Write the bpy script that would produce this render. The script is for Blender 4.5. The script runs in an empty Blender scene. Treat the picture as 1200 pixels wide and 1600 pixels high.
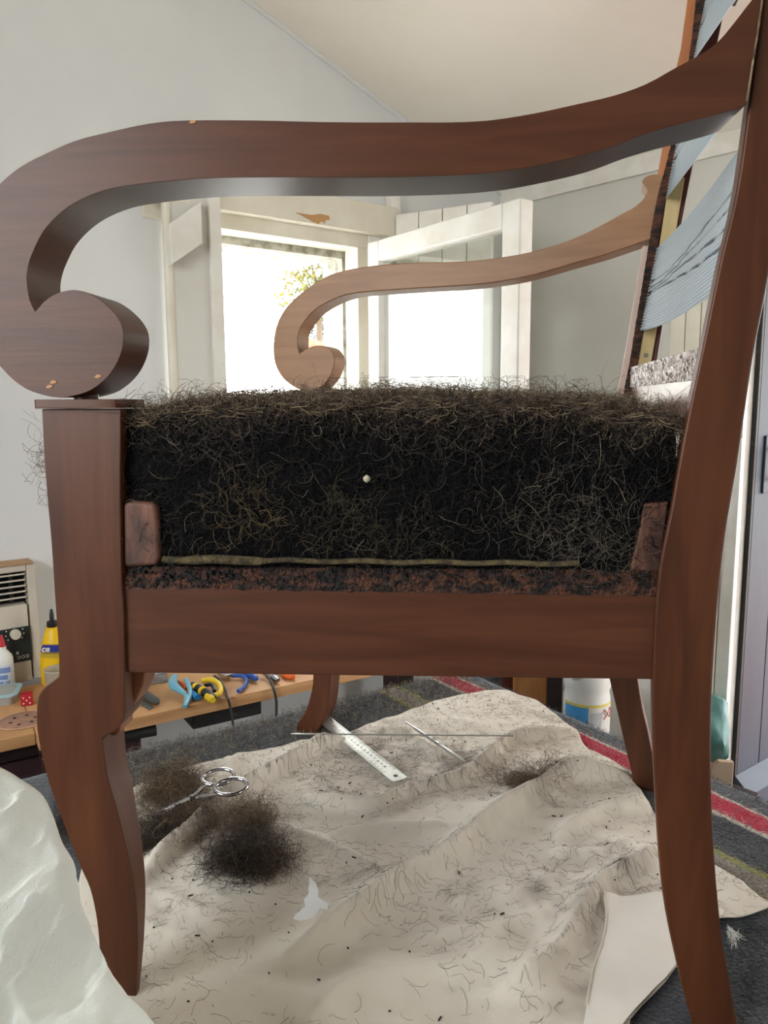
import bpy, bmesh, math, random
import numpy as np
from mathutils import Vector, Matrix, noise
from mathutils.geometry import delaunay_2d_cdt
random.seed(7); RNG = np.random.default_rng(7)
S = bpy.context.scene
# ------------------------------------------------------------------ camera
H = 1.2                       # lens height above the floor
FPX, PITCH, ROLL = 1200.0, math.radians(8.1), math.radians(-0.35)
cd = bpy.data.cameras.new('camera'); cam = bpy.data.objects.new('camera', cd); S.collection.objects.link(cam)
cam.location = (0, 0, H)
RM = Matrix.Rotation(math.pi/2 - PITCH, 3, 'X') @ Matrix.Rotation(ROLL, 3, 'Z')
cam.rotation_euler = RM.to_euler()
cd.sensor_fit = 'VERTICAL'; cd.sensor_height = 36; cd.lens = 36*FPX/1600; cd.clip_start = 0.02
S.camera = cam
# ------------------------------------------------------------------ world, exposure
SKY = 12.0
w = bpy.data.worlds.new('sky'); S.world = w; w.use_nodes = True
wn = w.node_tree.nodes; wl = w.node_tree.links
bg = wn['Background']; bg.inputs['Strength'].default_value = SKY
tc = wn.new('ShaderNodeTexCoord'); sx = wn.new('ShaderNodeSeparateXYZ'); wl.new(tc.outputs['Generated'], sx.inputs[0])
cr = wn.new('ShaderNodeValToRGB'); wl.new(sx.outputs['Z'], cr.inputs[0])
cr.color_ramp.elements[0].position = 0.0; cr.color_ramp.elements[0].color = (0.80, 0.79, 0.76, 1)
cr.color_ramp.elements[1].position = 0.5; cr.color_ramp.elements[1].color = (0.86, 0.93, 1.0, 1)
wl.new(cr.outputs[0], bg.inputs['Color'])
S.view_settings.view_transform = 'Standard'; S.view_settings.look = 'None'
S.view_settings.gamma = 1; S.view_settings.use_curve_mapping = False
S.view_settings.exposure = 0.0
S.cycles.max_bounces = 10; S.cycles.diffuse_bounces = 6

def portal(name, c, n, sx_, sy_, energy=None, col=(1, 1, 1)):
    l = bpy.data.lights.new(name, 'AREA'); l.shape = 'RECTANGLE'; l.size = sx_; l.size_y = sy_
    o = bpy.data.objects.new(name, l); S.collection.objects.link(o)
    o.location = c; o.rotation_euler = Vector(n).to_track_quat('-Z', 'Y').to_euler()
    if energy is None: l.cycles.is_portal = True
    else: l.energy = energy; l.color = col
    return o

# ------------------------------------------------------------------ unprojection helpers (measure the photo, place in the room)
def ray(px, py): return RM @ Vector(((px-600)/FPX, -(py-800)/FPX, -1))
def onz(px, py, z):
    d = ray(px, py); t = (z-H)/d.z
    return Vector((d.x*t, d.y*t, z))
class Plane:
    def __init__(s, p, deg):                  # vertical plane through p, running at deg from +x; n points away from the lens
        s.p = Vector((p[0], p[1], 0)); a = math.radians(deg)
        s.u = Vector((math.cos(a), math.sin(a), 0)); s.n = Vector((-math.sin(a), math.cos(a), 0))
    def at(s, px, py, off=0.0):
        d = ray(px, py); q = s.p + s.n*off
        t = (q.x*s.n.x+q.y*s.n.y)/(d.x*s.n.x+d.y*s.n.y)
        return Vector((d.x*t, d.y*t, H+d.z*t))
    def pt(s, su, z, off=0.0):
        q = s.p + s.u*su + s.n*off
        return Vector((q.x, q.y, z))
    def s_of(s, v): return (v-s.p).dot(s.u)
NEAR = Plane((0, 0.612), -4.5)                # near side of the chair
FAR = Plane((-0.12, 1.20), -21.0)             # far side of the chair
WA = Plane((-0.405, 1.933), 37)               # window wall
WB = Plane((0.38, 2.54), -48)                 # wall with the doorway (u runs towards the lens, n away)
ZT = H-0.54; ZB = H-0.60                      # table cover, bench top

# ------------------------------------------------------------------ materials
MATS = {}
def srgb(r, g, b):
    f = lambda c: (c/255/12.92) if c/255 <= 0.04045 else ((c/255+0.055)/1.055)**2.4
    return (f(r), f(g), f(b), 1)
def mat(name, col, rough=0.6, metal=0.0, col2=None, scale=8.0, stretch=(1, 1, 1), rot=(0, 0, 0), detail=5, coat=0.0, bump=0.0, bump_scale=None,
        sheen=0.0, spec=0.5, attr=None, lo=0.35, hi=0.65, trans=0.0, alpha=1.0, dist=0.0):
    if name in MATS: return MATS[name]
    m = bpy.data.materials.new(name); m.use_nodes = True; MATS[name] = m
    N = m.node_tree.nodes; L = m.node_tree.links; b = N['Principled BSDF']
    b.inputs['Base Color'].default_value = col; b.inputs['Roughness'].default_value = rough; b.inputs['Metallic'].default_value = metal
    b.inputs['Coat Weight'].default_value = coat; b.inputs['Coat Roughness'].default_value = 0.25
    b.inputs['Sheen Weight'].default_value = sheen; b.inputs['Specular IOR Level'].default_value = spec
    b.inputs['Transmission Weight'].default_value = trans; b.inputs['Alpha'].default_value = alpha
    t = N.new('ShaderNodeTexCoord'); mp = N.new('ShaderNodeMapping'); L.new(t.outputs['Object'], mp.inputs[0])
    mp.inputs['Scale'].default_value = stretch; mp.inputs['Rotation'].default_value = rot
    nz = N.new('ShaderNodeTexNoise'); nz.inputs['Scale'].default_value = scale; nz.inputs['Detail'].default_value = detail
    nz.inputs['Distortion'].default_value = dist
    L.new(mp.outputs[0], nz.inputs['Vector'])
    r = N.new('ShaderNodeValToRGB'); L.new(nz.outputs['Fac'], r.inputs[0])
    r.color_ramp.elements[0].position = lo; r.color_ramp.elements[1].position = hi
    r.color_ramp.elements[0].color = col; r.color_ramp.elements[1].color = col2 or tuple(c*0.85 for c in col[:3])+(1,)
    if attr:
        a = N.new('ShaderNodeAttribute'); a.attribute_name = attr; L.new(a.outputs['Color'], b.inputs['Base Color'])
    else: L.new(r.outputs[0], b.inputs['Base Color'])
    if bump:
        n2 = N.new('ShaderNodeTexNoise'); n2.inputs['Scale'].default_value = bump_scale or scale*4; n2.inputs['Detail'].default_value = 6
        L.new(mp.outputs[0], n2.inputs['Vector'])
        bp = N.new('ShaderNodeBump'); bp.inputs['Strength'].default_value = bump; bp.inputs['Distance'].default_value = 0.004
        L.new(n2.outputs['Fac'], bp.inputs['Height']); L.new(bp.outputs[0], b.inputs['Normal'])
    return m
def wood(name, c1, c2, rough=0.42, grain='h', coat=0.08, scale=9):
    st = {'h': (1.2, 1.2, 12), 'v': (9, 9, 1.0), 'y': (12, 1.2, 12)}[grain]
    return mat(name, srgb(*c1), rough, col2=srgb(*c2), spec=.3, scale=scale*0.6, stretch=st, coat=coat, detail=6, lo=0.3, hi=0.72, bump=0.05, dist=0.6)
M_woodh = wood('mahogany_grain_along', (90, 52, 32), (70, 37, 22))
M_woodv = wood('mahogany_grain_up', (94, 53, 30), (68, 35, 19), grain='v')
M_lit = wood('chair_wood_lit', (160, 118, 82), (136, 96, 64), coat=0.1)  # same chair wood, colour raised to make up for weaker light on the far arm
M_litv = wood('chair_wood_up_lit', (150, 92, 62), (122, 72, 48), grain='v', coat=0.1)  # leg wood lightened: light on the inner side put into the colour
M_red = wood('dark_red_wood', (96, 44, 34), (66, 28, 22), grain='v')
M_orange = wood('orange_wood', (190, 124, 78), (160, 96, 56), grain='v', coat=0.2)
M_pale = wood('pale_batten', (206, 186, 138), (176, 150, 104), grain='v', coat=0.0, rough=0.7)
M_dark = wood('dark_stained_wood', (52, 36, 30), (30, 20, 18), grain='h', rough=0.5)
M_bench = wood('bench_pine', (206, 160, 112), (178, 130, 84), grain='h', coat=0.1, rough=0.55)
M_board = wood('orange_board', (176, 124, 72), (150, 98, 54), grain='v', coat=0.1)
M_rag = mat('tack_torn_wood', srgb(86, 50, 32), 0.8, col2=srgb(22, 13, 11), scale=110, stretch=(.5, 1, 1.3), detail=9, lo=0.4, hi=0.6, bump=0.9, bump_scale=260)
M_ragw = mat('tack_torn_glint_wood', srgb(176, 156, 146), 0.35, col2=srgb(40, 30, 28), scale=190, detail=3, lo=0.52, hi=0.6, bump=0.8, bump_scale=260, coat=0.5)  # pale tone is window glint off varnish, painted in; dark tack marks are real
M_block = mat('worn_block_wood', srgb(112, 72, 54), 0.6, col2=srgb(62, 36, 28), scale=40, stretch=(1, 1, .4), lo=0.4, hi=0.62, bump=0.4, bump_scale=120)
M_wall = mat('cool_white_plaster', srgb(218, 219, 218), 0.9, col2=srgb(210, 212, 212), scale=3, bump=0.08, bump_scale=60)
M_ceil = mat('warm_white_ceiling', srgb(240, 234, 224), 0.9, col2=srgb(232, 226, 214), scale=2.5, bump=0.06, bump_scale=60)
M_wallb = mat('off_white_plaster', srgb(216, 215, 208), 0.9, col2=srgb(206, 204, 196), scale=3, bump=0.08, bump_scale=50)
M_paint = mat('white_gloss_paint', srgb(232, 230, 224), 0.4, col2=srgb(220, 216, 206), scale=14, bump=0.05, bump_scale=90)
M_cream = mat('cream_paint', srgb(226, 221, 206), 0.5, col2=srgb(214, 207, 190), scale=10, bump=0.08, bump_scale=70)
M_stone = mat('pale_stone_reveal', srgb(190, 188, 176), 0.9, col2=srgb(120, 114, 96), scale=40, lo=0.4, hi=0.75, bump=0.5, bump_scale=80)
M_floor = mat('grey_floor', srgb(150, 148, 146), 0.8, col2=srgb(130, 128, 128), scale=5)
M_terr = mat('terracotta', srgb(190, 110, 84), 0.8, col2=srgb(160, 84, 60), scale=16)
M_blue = mat('blue_grey_door_paint', srgb(50, 60, 74), 0.6, col2=srgb(42, 51, 64), scale=9, stretch=(1, 1, .3), bump=0.1, bump_scale=60)
M_black = mat('weathered_black_edge', srgb(34, 32, 30), 0.6, col2=srgb(70, 62, 54), scale=50, lo=0.6, hi=0.75, bump=0.2)
M_steel = mat('brushed_steel', srgb(196, 194, 188), 0.36, metal=0.8, col2=srgb(180, 178, 172), scale=40, stretch=(1, 1, 1))
M_chrome = mat('polished_steel', srgb(200, 200, 202), 0.14, metal=1.0, col2=srgb(180, 180, 184), scale=20)
M_ink = mat('dark_ink', srgb(40, 40, 44), 0.7)
M_musl = mat('unbleached_muslin', srgb(222, 212, 196), 0.95, col2=srgb(206, 194, 176), scale=9, bump=0.12, bump_scale=500, sheen=0.1)
M_musl2 = mat('bleached_muslin', srgb(236, 229, 218), 0.95, col2=srgb(226, 218, 206), scale=9, bump=0.12, bump_scale=500, sheen=0.1)
M_sheet = mat('white_cotton', srgb(234, 234, 226), 1.0, col2=srgb(226, 227, 218), scale=6, bump=0.2, bump_scale=700, spec=0.1)
M_hair = mat('horsehair', (0.1, 0.07, 0.05, 1), 0.6, attr='Col', spec=0.22)
M_core = mat('packed_horsehair', srgb(16, 14, 15), 0.95, col2=srgb(7, 7, 9), scale=60, bump=1.0, bump_scale=140, spec=0.1)
M_fuzz = mat('wool_fibre', (0.1, 0.1, 0.1, 1), 0.9, attr='Col', spec=0.1)
M_hess = mat('hessian_edge', srgb(104, 90, 58), 0.95, col2=srgb(52, 44, 30), scale=90, bump=0.8, bump_scale=400)
M_glass = None

# ------------------------------------------------------------------ object helpers
def _off(parent):
    v = Vector((0, 0, 0))
    while parent is not None:
        v = v + parent.location; parent = parent.parent
    return v
def mk(name, geo, m, parent=None, smooth=False, bevel=0.0, seg=2, ang=35, label=None, cat=None, group=None, kind=None, cols=None, uvs=None, mesh_only=False):
    V, F = geo
    V = np.asarray(V, dtype=np.float64).reshape(-1, 3)
    if parent is None: loc = Vector(((V[:, 0].min()+V[:, 0].max())/2, (V[:, 1].min()+V[:, 1].max())/2, V[:, 2].min()))
    elif parent.type == 'EMPTY' and parent.parent is None: loc = Vector((0, 0, 0))
    else: loc = Vector((0, 0, 0))
    o_ = _off(parent)+loc
    V = V-np.array(o_)
    me = bpy.data.meshes.new(name)
    if isinstance(F, np.ndarray):
        me.vertices.add(len(V)); me.vertices.foreach_set('co', V.ravel().astype(np.float32))
        k = F.shape[1]; me.loops.add(F.size); me.loops.foreach_set('vertex_index', F.ravel().astype(np.int32))
        me.polygons.add(len(F)); me.polygons.foreach_set('loop_start', (np.arange(len(F))*k).astype(np.int32))
        me.update(calc_edges=True)
    else: me.from_pydata([tuple(v) for v in V], [], [tuple(f) for f in F])
    if not isinstance(F, np.ndarray):
        bm = bmesh.new(); bm.from_mesh(me); bmesh.ops.recalc_face_normals(bm, faces=bm.faces); bm.to_mesh(me); bm.free()
    if cols is not None:
        ca = me.color_attributes.new('Col', 'FLOAT_COLOR', 'POINT')
        ca.data.foreach_set('color', np.asarray(cols, dtype=np.float32).ravel())
    if m is not None: me.materials.append(m)
    if smooth or bevel: me.polygons.foreach_set('use_smooth', [True]*len(me.polygons))
    o = bpy.data.objects.new(name, me); S.collection.objects.link(o)
    o.location = loc; o.parent = parent
    if bevel:
        b = o.modifiers.new('bevel', 'BEVEL'); b.width = bevel; b.segments = seg; b.limit_method = 'ANGLE'; b.angle_limit = math.radians(ang); b.harden_normals = True
    elif smooth and not isinstance(F, np.ndarray):
        me.set_sharp_from_angle(angle=math.radians(50))
    tag(o, label, cat, group, kind)
    return o
def tag(o, label=None, cat=None, group=None, kind=None):
    if label: o['label'] = label
    if cat: o['category'] = cat
    if group: o['group'] = group
    if kind: o['kind'] = kind
    return o
def thing(name, label, cat, loc, group=None):
    o = bpy.data.objects.new(name, None); o.empty_display_size = 0.05; S.collection.objects.link(o); o.location = loc
    return tag(o, label, cat, group)
def cat2(*gs):
    V = []; F = []
    for v, f in gs:
        n = len(V); V += [tuple(x) for x in v]; F += [tuple(i+n for i in q) for q in f]
    return V, F
def extr(pts, vec, shrink=None):
    """prism: outline pts pushed along vec (a Vector or function of point index)"""
    n = len(pts); V = [tuple(p) for p in pts]+[tuple(p+(vec(i) if callable(vec) else vec)) for i, p in enumerate(pts)]
    F = [tuple(range(n)), tuple(range(2*n-1, n-1, -1))]+[(i, (i+1) % n, n+(i+1) % n, n+i) for i in range(n)]
    return V, F
class Fr:
    """local frame: x along yaw, y across, z up"""
    def __init__(s, o, yaw=0): s.o = Vector(o); a = math.radians(yaw); s.x = Vector((math.cos(a), math.sin(a), 0)); s.y = Vector((-math.sin(a), math.cos(a), 0))
    def __call__(s, x, y, z): return s.o+s.x*x+s.y*y+Vector((0, 0, z))
def box(fr, x0, x1, y0, y1, z0, z1):
    V = [fr(x, y, z) for z in (z0, z1) for x, y in ((x0, y0), (x1, y0), (x1, y1), (x0, y1))]
    return V, [(0, 3, 2, 1), (4, 5, 6, 7), (0, 1, 5, 4), (1, 2, 6, 5), (2, 3, 7, 6), (3, 0, 4, 7)]
def lathe(fr, prof, n=24, cx=0, cy=0, sy=1.0):
    V = []; F = []
    for r, z in prof:
        for i in range(n):
            a = 2*math.pi*i/n; V.append(fr(cx+r*math.cos(a), cy+r*sy*math.sin(a), z))
    for k in range(len(prof)-1):
        for i in range(n):
            F.append((k*n+i, k*n+(i+1) % n, (k+1)*n+(i+1) % n, (k+1)*n+i))
    F.append(tuple(range(n-1, -1, -1))); F.append(tuple((len(prof)-1)*n+i for i in range(n)))
    return V, F
def tube(path, r, n=10, cap=True, flat=None):
    """tube along points; r float or list; flat=(up vector, factor) squashes it"""
    path = [Vector(p) for p in path]; V = []; F = []; m_ = len(path)
    up = Vector((0, 0, 1)) if abs((path[-1]-path[0]).normalized().z) < 0.9 else Vector((1, 0, 0))
    for k, p in enumerate(path):
        t = (path[min(k+1, m_-1)]-path[max(k-1, 0)]).normalized()
        a = t.cross(up).normalized(); b = a.cross(t).normalized()
        rr = r[k] if isinstance(r, (list, tuple)) else r
        for i in range(n):
            an = 2*math.pi*i/n; V.append(p+a*math.cos(an)*rr+b*math.sin(an)*rr*(flat or 1))
    for k in range(m_-1):
        for i in range(n): F.append((k*n+i, k*n+(i+1) % n, (k+1)*n+(i+1) % n, (k+1)*n+i))
    if cap: F.append(tuple(range(n-1, -1, -1))); F.append(tuple((m_-1)*n+i for i in range(n)))
    return V, F
def crom(P, k=6, closed=False):
    P = [Vector(p) for p in P]; n = len(P); out = []
    for i in range(n if closed else n-1):
        p0 = P[(i-1) % n] if closed or i > 0 else P[0]; p1 = P[i]; p2 = P[(i+1) % n]; p3 = P[(i+2) % n] if closed or i+2 < n else P[-1]
        for j in range(k):
            t = j/k; out.append(0.5*((2*p1)+(p2-p0)*t+(2*p0-5*p1+4*p2-p3)*t*t+(3*p1-p0-3*p2+p3)*t**3))
    if not closed: out.append(P[-1])
    return out
def strands(n, P0, D, lens, segs, radius, curl, col, seed=0, flat=None, normal=None, squash=1.0, gravity=0.0, sides=3):
    """curly fibres as thin tubes. P0 (n,3) starts, D (n,3) directions, curl: turning per metre"""
    r = np.random.default_rng(seed)
    P = np.zeros((n, segs+1, 3)); P[:, 0] = P0
    d = D/np.linalg.norm(D, axis=1, keepdims=True)
    ax = r.normal(size=(n, 3))
    if normal is not None: ax = ax*squash+normal*np.sign(r.normal(size=(n, 1)))*1.2
    ax /= np.linalg.norm(ax, axis=1, keepdims=True)
    step = (lens/segs)[:, None]
    turn = (r.uniform(0.4, 1.6, n)*curl)[:, None]
    for k in range(segs):
        P[:, k+1] = P[:, k]+d*step
        dd = np.cross(ax, d); d = d+dd*turn*step+r.normal(size=(n, 3))*0.06
        if gravity: d[:, 2] -= gravity*step[:, 0]
        d /= np.linalg.norm(d, axis=1, keepdims=True)
        ax = ax+r.normal(size=(n, 3))*0.3; ax /= np.linalg.norm(ax, axis=1, keepdims=True)
    if flat is not None: P = flat(P)
    T = np.gradient(P, axis=1); T /= np.linalg.norm(T, axis=2, keepdims=True)+1e-9
    ref = r.normal(size=(n, 1, 3)); A = np.cross(T, ref); A /= np.linalg.norm(A, axis=2, keepdims=True)+1e-9
    B = np.cross(T, A); m_ = segs+1
    rad = (radius*r.uniform(0.7, 1.3, n))[:, None, None]*np.ones((1, m_, 1)); rad[:, -1] *= 0.3
    V = np.stack([P+rad*(math.cos(a)*A+math.sin(a)*B) for a in [2*math.pi*i/sides for i in range(sides)]], axis=2)   # n,m,s,3
    base = (np.arange(n)*m_*sides)[:, None, None]
    kk = np.arange(segs)[None, :, None]*sides; ii = np.arange(sides)[None, None, :]
    i0 = base+kk+ii; i1 = base+kk+(ii+1) % sides
    F = np.stack([i0, i1, i1+sides, i0+sides], axis=3).reshape(-1, 4)
    C = np.repeat(np.concatenate([col, np.ones((n, 1))], axis=1), m_*sides, axis=0)
    return V.reshape(-1, 3), F, C
def join_str(L):
    V = []; F = []; C = []; n = 0
    for v, f, c in L: V.append(v); F.append(f+n); C.append(c); n += len(v)
    return np.concatenate(V), np.concatenate(F), np.concatenate(C)
def hcol(n, base, var=0.4, light=None, frac=0.0, seed=0):
    r = np.random.default_rng(seed); b = np.array([srgb(*c)[:3] for c in base]); c = b[r.integers(0, len(b), n)]*(1+var*r.uniform(-1, 1, (n, 1)))
    if light is not None:
        k = r.random(n) < frac; c[k] = np.array(srgb(*light)[:3])*(1+0.3*r.uniform(-1, 1, (k.sum(), 1)))
    return np.clip(c, 0, 1)

# ================================================================== ROOM
CZ = 1.85                                        # height of the ceiling at the doorway wall
def ceil_z(p):                                   # rises away from wall B
    return CZ+0.36*max(0.0, -(Vector((p.x, p.y, 0))-WB.p).dot(WB.n))
LEFT = 3.3; BACK = 3.9
cornA = WB.p.copy()
def wpt(a, b, z=0):                              # room grid: a metres from wall B (along wall A), b metres from wall A
    q = cornA - WA.u*a - WA.n*b
    return Vector((q.x, q.y, z))
# shift wall A so that it passes through the corner
WA.p = WA.p + WA.n*((cornA-WA.p).dot(WA.n))
# window opening in wall A, in metres along the wall
s0 = WA.s_of(WA.at(330, 345)); s1 = WA.s_of(WA.at(566, 380)); zt_win = WA.at(335, 352).z
def wallquad(pl, a0, a1, z0, z1f, off0, off1, slope=False):
    P = []
    for off in (off0, off1):
        P += [pl.pt(a0, z0, off), pl.pt(a1, z0, off), pl.pt(a1, z1f(pl.pt(a1, 0)), off), pl.pt(a0, z1f(pl.pt(a0, 0)), off)]
    return P, [(0, 1, 2, 3), (7, 6, 5, 4), (0, 4, 5, 1), (1, 5, 6, 2), (2, 6, 7, 3), (3, 7, 4, 0)]
TH = 0.17
aL = WA.s_of(wpt(LEFT, 0)); aR = WA.s_of(cornA); wl0 = s0-0.12; wl1 = s1+0.01; zs = H-0.33
cz = lambda p: ceil_z(p)+0.0
mk('wall_window', cat2(wallquad(WA, aL, wl0, 0, cz, 0, TH), wallquad(WA, wl1, aR+0.3, 0, cz, 0, TH),
    wallquad(WA, wl0, wl1, 0, lambda p: zs, 0, TH), wallquad(WA, wl0, wl1, zt_win, cz, 0, TH)), M_wall, kind='structure')
d0 = WB.s_of(WB.at(1152, 900)); dz = 0.07; dtop = 1.78; d1 = d0+0.80
bL = 0.0; bR = BACK+0.3
flat = lambda z: (lambda p: z)
mk('wall_doorway', cat2(wallquad(WB, -0.02, d0, 0, flat(CZ+.02), 0, 0.2), wallquad(WB, d1, bR, 0, flat(CZ+.02), 0, 0.2),
    wallquad(WB, d0, d1, dtop, flat(CZ+.02), 0, 0.2), wallquad(WB, d0, d1, 0, flat(dz), 0, 0.2)), M_wallb, kind='structure')
# ceiling: sloping slab
c4 = [wpt(-0.2, -0.35), wpt(LEFT+.1, -0.35), wpt(LEFT+.1, BACK+.1), wpt(-0.2, BACK+.1)]
cb = [Vector((p.x, p.y, CZ+0.36*(-(p-WB.p).dot(WB.n)))) for p in c4]
mk('ceiling', (cb+[p+Vector((0, 0, .12)) for p in cb], [(0, 1, 2, 3), (7, 6, 5, 4), (0, 4, 5, 1), (1, 5, 6, 2), (2, 6, 7, 3), (3, 7, 4, 0)]), M_ceil, kind='structure')
fl = [wpt(0, -0.0), wpt(LEFT, 0), wpt(LEFT, BACK), wpt(0, BACK)]
mk('floor', ([p+Vector((0, 0, -.1)) for p in fl]+fl, [(3, 2, 1, 0), (4, 5, 6, 7), (0, 1, 5, 4), (1, 2, 6, 5), (2, 3, 7, 6), (3, 0, 4, 7)]), M_floor, kind='structure')
# wall left and wall behind the photographer, the latter with a big window opening that lights the room
WL = Plane(wpt(LEFT, 0)[:2], -53); WK = Plane(wpt(0, BACK)[:2], 217)
WL.u = -WA.n; WL.n = -WA.u; WK.u = -WA.u; WK.n = -WA.n
kz0, kz1, ka, kb = 1.15, 2.3, 0.9, 2.1
mk('wall_back', wallquad(WK, 0, LEFT, 0, cz, 0, .1), M_wall, kind='structure')
mk('wall_left', cat2(wallquad(WL, 0, ka, 0, cz, 0, .1), wallquad(WL, kb, BACK, 0, cz, 0, .1), wallquad(WL, ka, kb, 0, flat(kz0), 0, .1),
    wallquad(WL, ka, kb, kz1, cz, 0, .1)), M_wall, kind='structure')
cen = (WA.pt((wl0+wl1)/2, (zs+zt_win)/2, TH))
portal('window_portal', cen, -WA.n, wl1-wl0, zt_win-zs)
portal('doorway_portal', WB.pt((d0+d1)/2, (dz+dtop)/2, .2), -WB.n, d1-d0, dtop-dz)
portal('side_window_portal', WL.pt((ka+kb)/2, (kz0+kz1)/2, .1), -WL.n, kb-ka, kz1-kz0)
mk('ground', box(Fr((2, 6, -0.12)), -40, 40, -40, 40, -0.1, 0), mat('gravel', srgb(206, 200, 188), 0.9, scale=2), kind='structure')
# eave trims where the ceiling meets the walls
mk('trim_1', cat2(wallquad(WB, 0, bR, CZ-.045, flat(CZ+.006), -.012, 0)), M_paint, kind='structure')
e = []
for a in np.linspace(aL, aR, 14): e.append(WA.pt(a, ceil_z(WA.pt(a, 0))-.004, -.002))
mk('trim_2', tube(e, 0.007, 8), M_wall, kind='structure', smooth=True)
# baseboard
mk('baseboard_window', wallquad(WA, aL, aR, 0, flat(.1), -.015, 0), M_paint, kind='structure')

# ------------------------------------------------------------------ window in wall A
win = thing('window_1', None, None, WA.pt((wl0+wl1)/2, zs, 0)); win['kind'] = 'structure'
fA = Fr(WA.pt(0, 0, 0), 37)                       # x along the wall, y out of the room, z up
zh = zt_win
s_r2 = WA.s_of(WA.at(618, 345)); 
mk('window_frame', cat2(box(fA, wl0-.05, wl1+.01, -.004, .07, zh-.006, zh+.035), box(fA, wl1-.028, wl1+.012, -.003, .06, zs, zh+.03)), M_cream, win, bevel=.003)
mk('lintel_board', cat2(box(fA, wl0-.2, s_r2-.02, -.035, .0, zh+.03, zh+.11)), M_cream, win, bevel=.003)
mk('casing_board', cat2(box(fA, s_r2-.035, s_r2, -.025, 0, zs-.1, zh+.15), box(fA, wl1+.005, s_r2-.035, -.012, 0, zs-.1, zh+.03)), M_paint, win, bevel=.002)
mk('window_sill', box(fA, wl0-.05, wl1+.05, -.05, TH+.03, zs-.03, zs+.004), M_paint, win, bevel=.004)
mk('stone_reveal', cat2(box(fA, wl1-.03, wl1+.01, .071, TH+.004, zs, zh+.01), box(fA, wl0, wl1-.03, .071, TH+.004, zh-.025, zh+.01)), M_stone, win)
pl_ = [WA.at(x, y, -.037) for x, y in ((463, 332), (487, 336), (500, 334), (514, 337), (516, 343), (508, 344), (508, 349), (503, 345), (498, 350), (488, 346), (475, 338))]
mk('bare_wood_patch', extr(pl_, WA.n*.003), mat('bare_wood', srgb(190, 146, 98), .8), win, label='brown patch of bare wood where paint peeled')
# left board shutter folded onto the wall, with a thick lock block
fS = Fr(WA.pt(s0+.005, 0, -.012), 37-4)
sw = s0-WA.s_of(WA.at(257, 450))
for i in range(1):
    mk('shutter_board', box(fS, -sw, -.012, -.028, -.004, zs-.02, zh+.14), M_wallb, win, bevel=.002)
mk('shutter_stile', box(fS, -.03, 0.0, -.04, -.0, zs-.02, zh+.14), M_paint, win, bevel=.003)
mk('shutter_edge_bead', tube([fS(-sw, -.02, zs-.02), fS(-sw, -.02, zh+.14)], .012, 10), M_cream, win, smooth=True)
lb = [fS(*q) for q in ((-.145, -.028, H+.32), (-.025, -.028, H+.345), (-.025, -.028, H+.455), (-.145, -.028, H+.395))]
lb = [Plane(fS(0, -.03, 0)[:2], 33).at(x, y) for x, y in ((258, 354), (308, 318), (310, 384), (262, 417))]
mk('lock_block', extr(lb, (fS.y*-.03)), M_paint, win, bevel=.003)
# right casement, opened into the room
hp = WA.pt(wl1+.006, 0, -.03); CA = -54.0
fC = Fr(hp, CA)
CP = Plane(hp[:2], CA)
cw = CP.s_of(CP.at(822, 400)); ctop = CP.at(566, 386).z
zc0 = zs+.01
cas = thing('casement_window', 'white painted glazed window casement opened inward beside the arm of the chair', 'window', fC(0, 0, zc0))
mk('stile', box(fC, 0, .05, -.02, .02, zc0, ctop), M_paint, cas, bevel=.004)
mk('stile', box(fC, cw-.055, cw, -.02, .02, zc0, ctop), M_paint, cas, bevel=.004)
mk('rail', box(fC, .05, cw-.055, -.02, .02, ctop-.055, ctop), M_paint, cas, bevel=.004)
mk('rail', box(fC, .05, cw-.055, -.02, .02, zc0, zc0+.07), M_paint, cas, bevel=.004)
gm = bpy.data.materials.new('window_glass'); gm.use_nodes = True; MATS['window_glass'] = gm
N = gm.node_tree.nodes; L = gm.node_tree.links; N.remove(N['Principled BSDF'])
tr = N.new('ShaderNodeBsdfTransparent'); gl = N.new('ShaderNodeBsdfGlossy'); gl.inputs['Roughness'].default_value = 0.02
mx = N.new('ShaderNodeMixShader'); lw = N.new('ShaderNodeLayerWeight'); lw.inputs[0].default_value = .5; pw = N.new('ShaderNodeMath'); pw.operation = 'POWER'; pw.inputs[1].default_value = 3.2; ml = N.new('ShaderNodeMath'); ml.operation = 'MULTIPLY_ADD'; ml.inputs[1].default_value = .9; ml.inputs[2].default_value = .06; L.new(lw.outputs['Facing'], pw.inputs[0]); L.new(pw.outputs[0], ml.inputs[0])
tr.inputs[0].default_value = (.93, .95, .94, 1)
L.new(ml.outputs[0], mx.inputs[0]); L.new(tr.outputs[0], mx.inputs[1]); L.new(gl.outputs[0], mx.inputs[2]); L.new(mx.outputs[0], N['Material Output'].inputs[0])
M_glass = gm
mk('pane', box(fC, .05, cw-.055, -.002, .002, zc0+.07, ctop-.055), gm, cas)
# boarded leaf behind the casement
BP = Plane(WA.pt(WA.s_of(WA.at(604, 340)), 0, -.04)[:2], -29)
fB = Fr(BP.p, -29); bw = BP.s_of(BP.at(768, 400)); bt = BP.at(606, 337).z
lf = thing('board_shutter', 'white tongue and groove board shutter standing open behind the glazed casement', 'shutter', fB(0, 0, zs))
for i in range(4):
    mk('plank', box(fB, bw*i/4+.001, bw*(i+1)/4-.001, 0, .02, zs, bt), M_paint, lf, bevel=.003)
mk('batten', box(fB, .01, bw-.01, .02, .035, bt-.12, bt-.05), M_paint, lf, bevel=.002)

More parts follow.
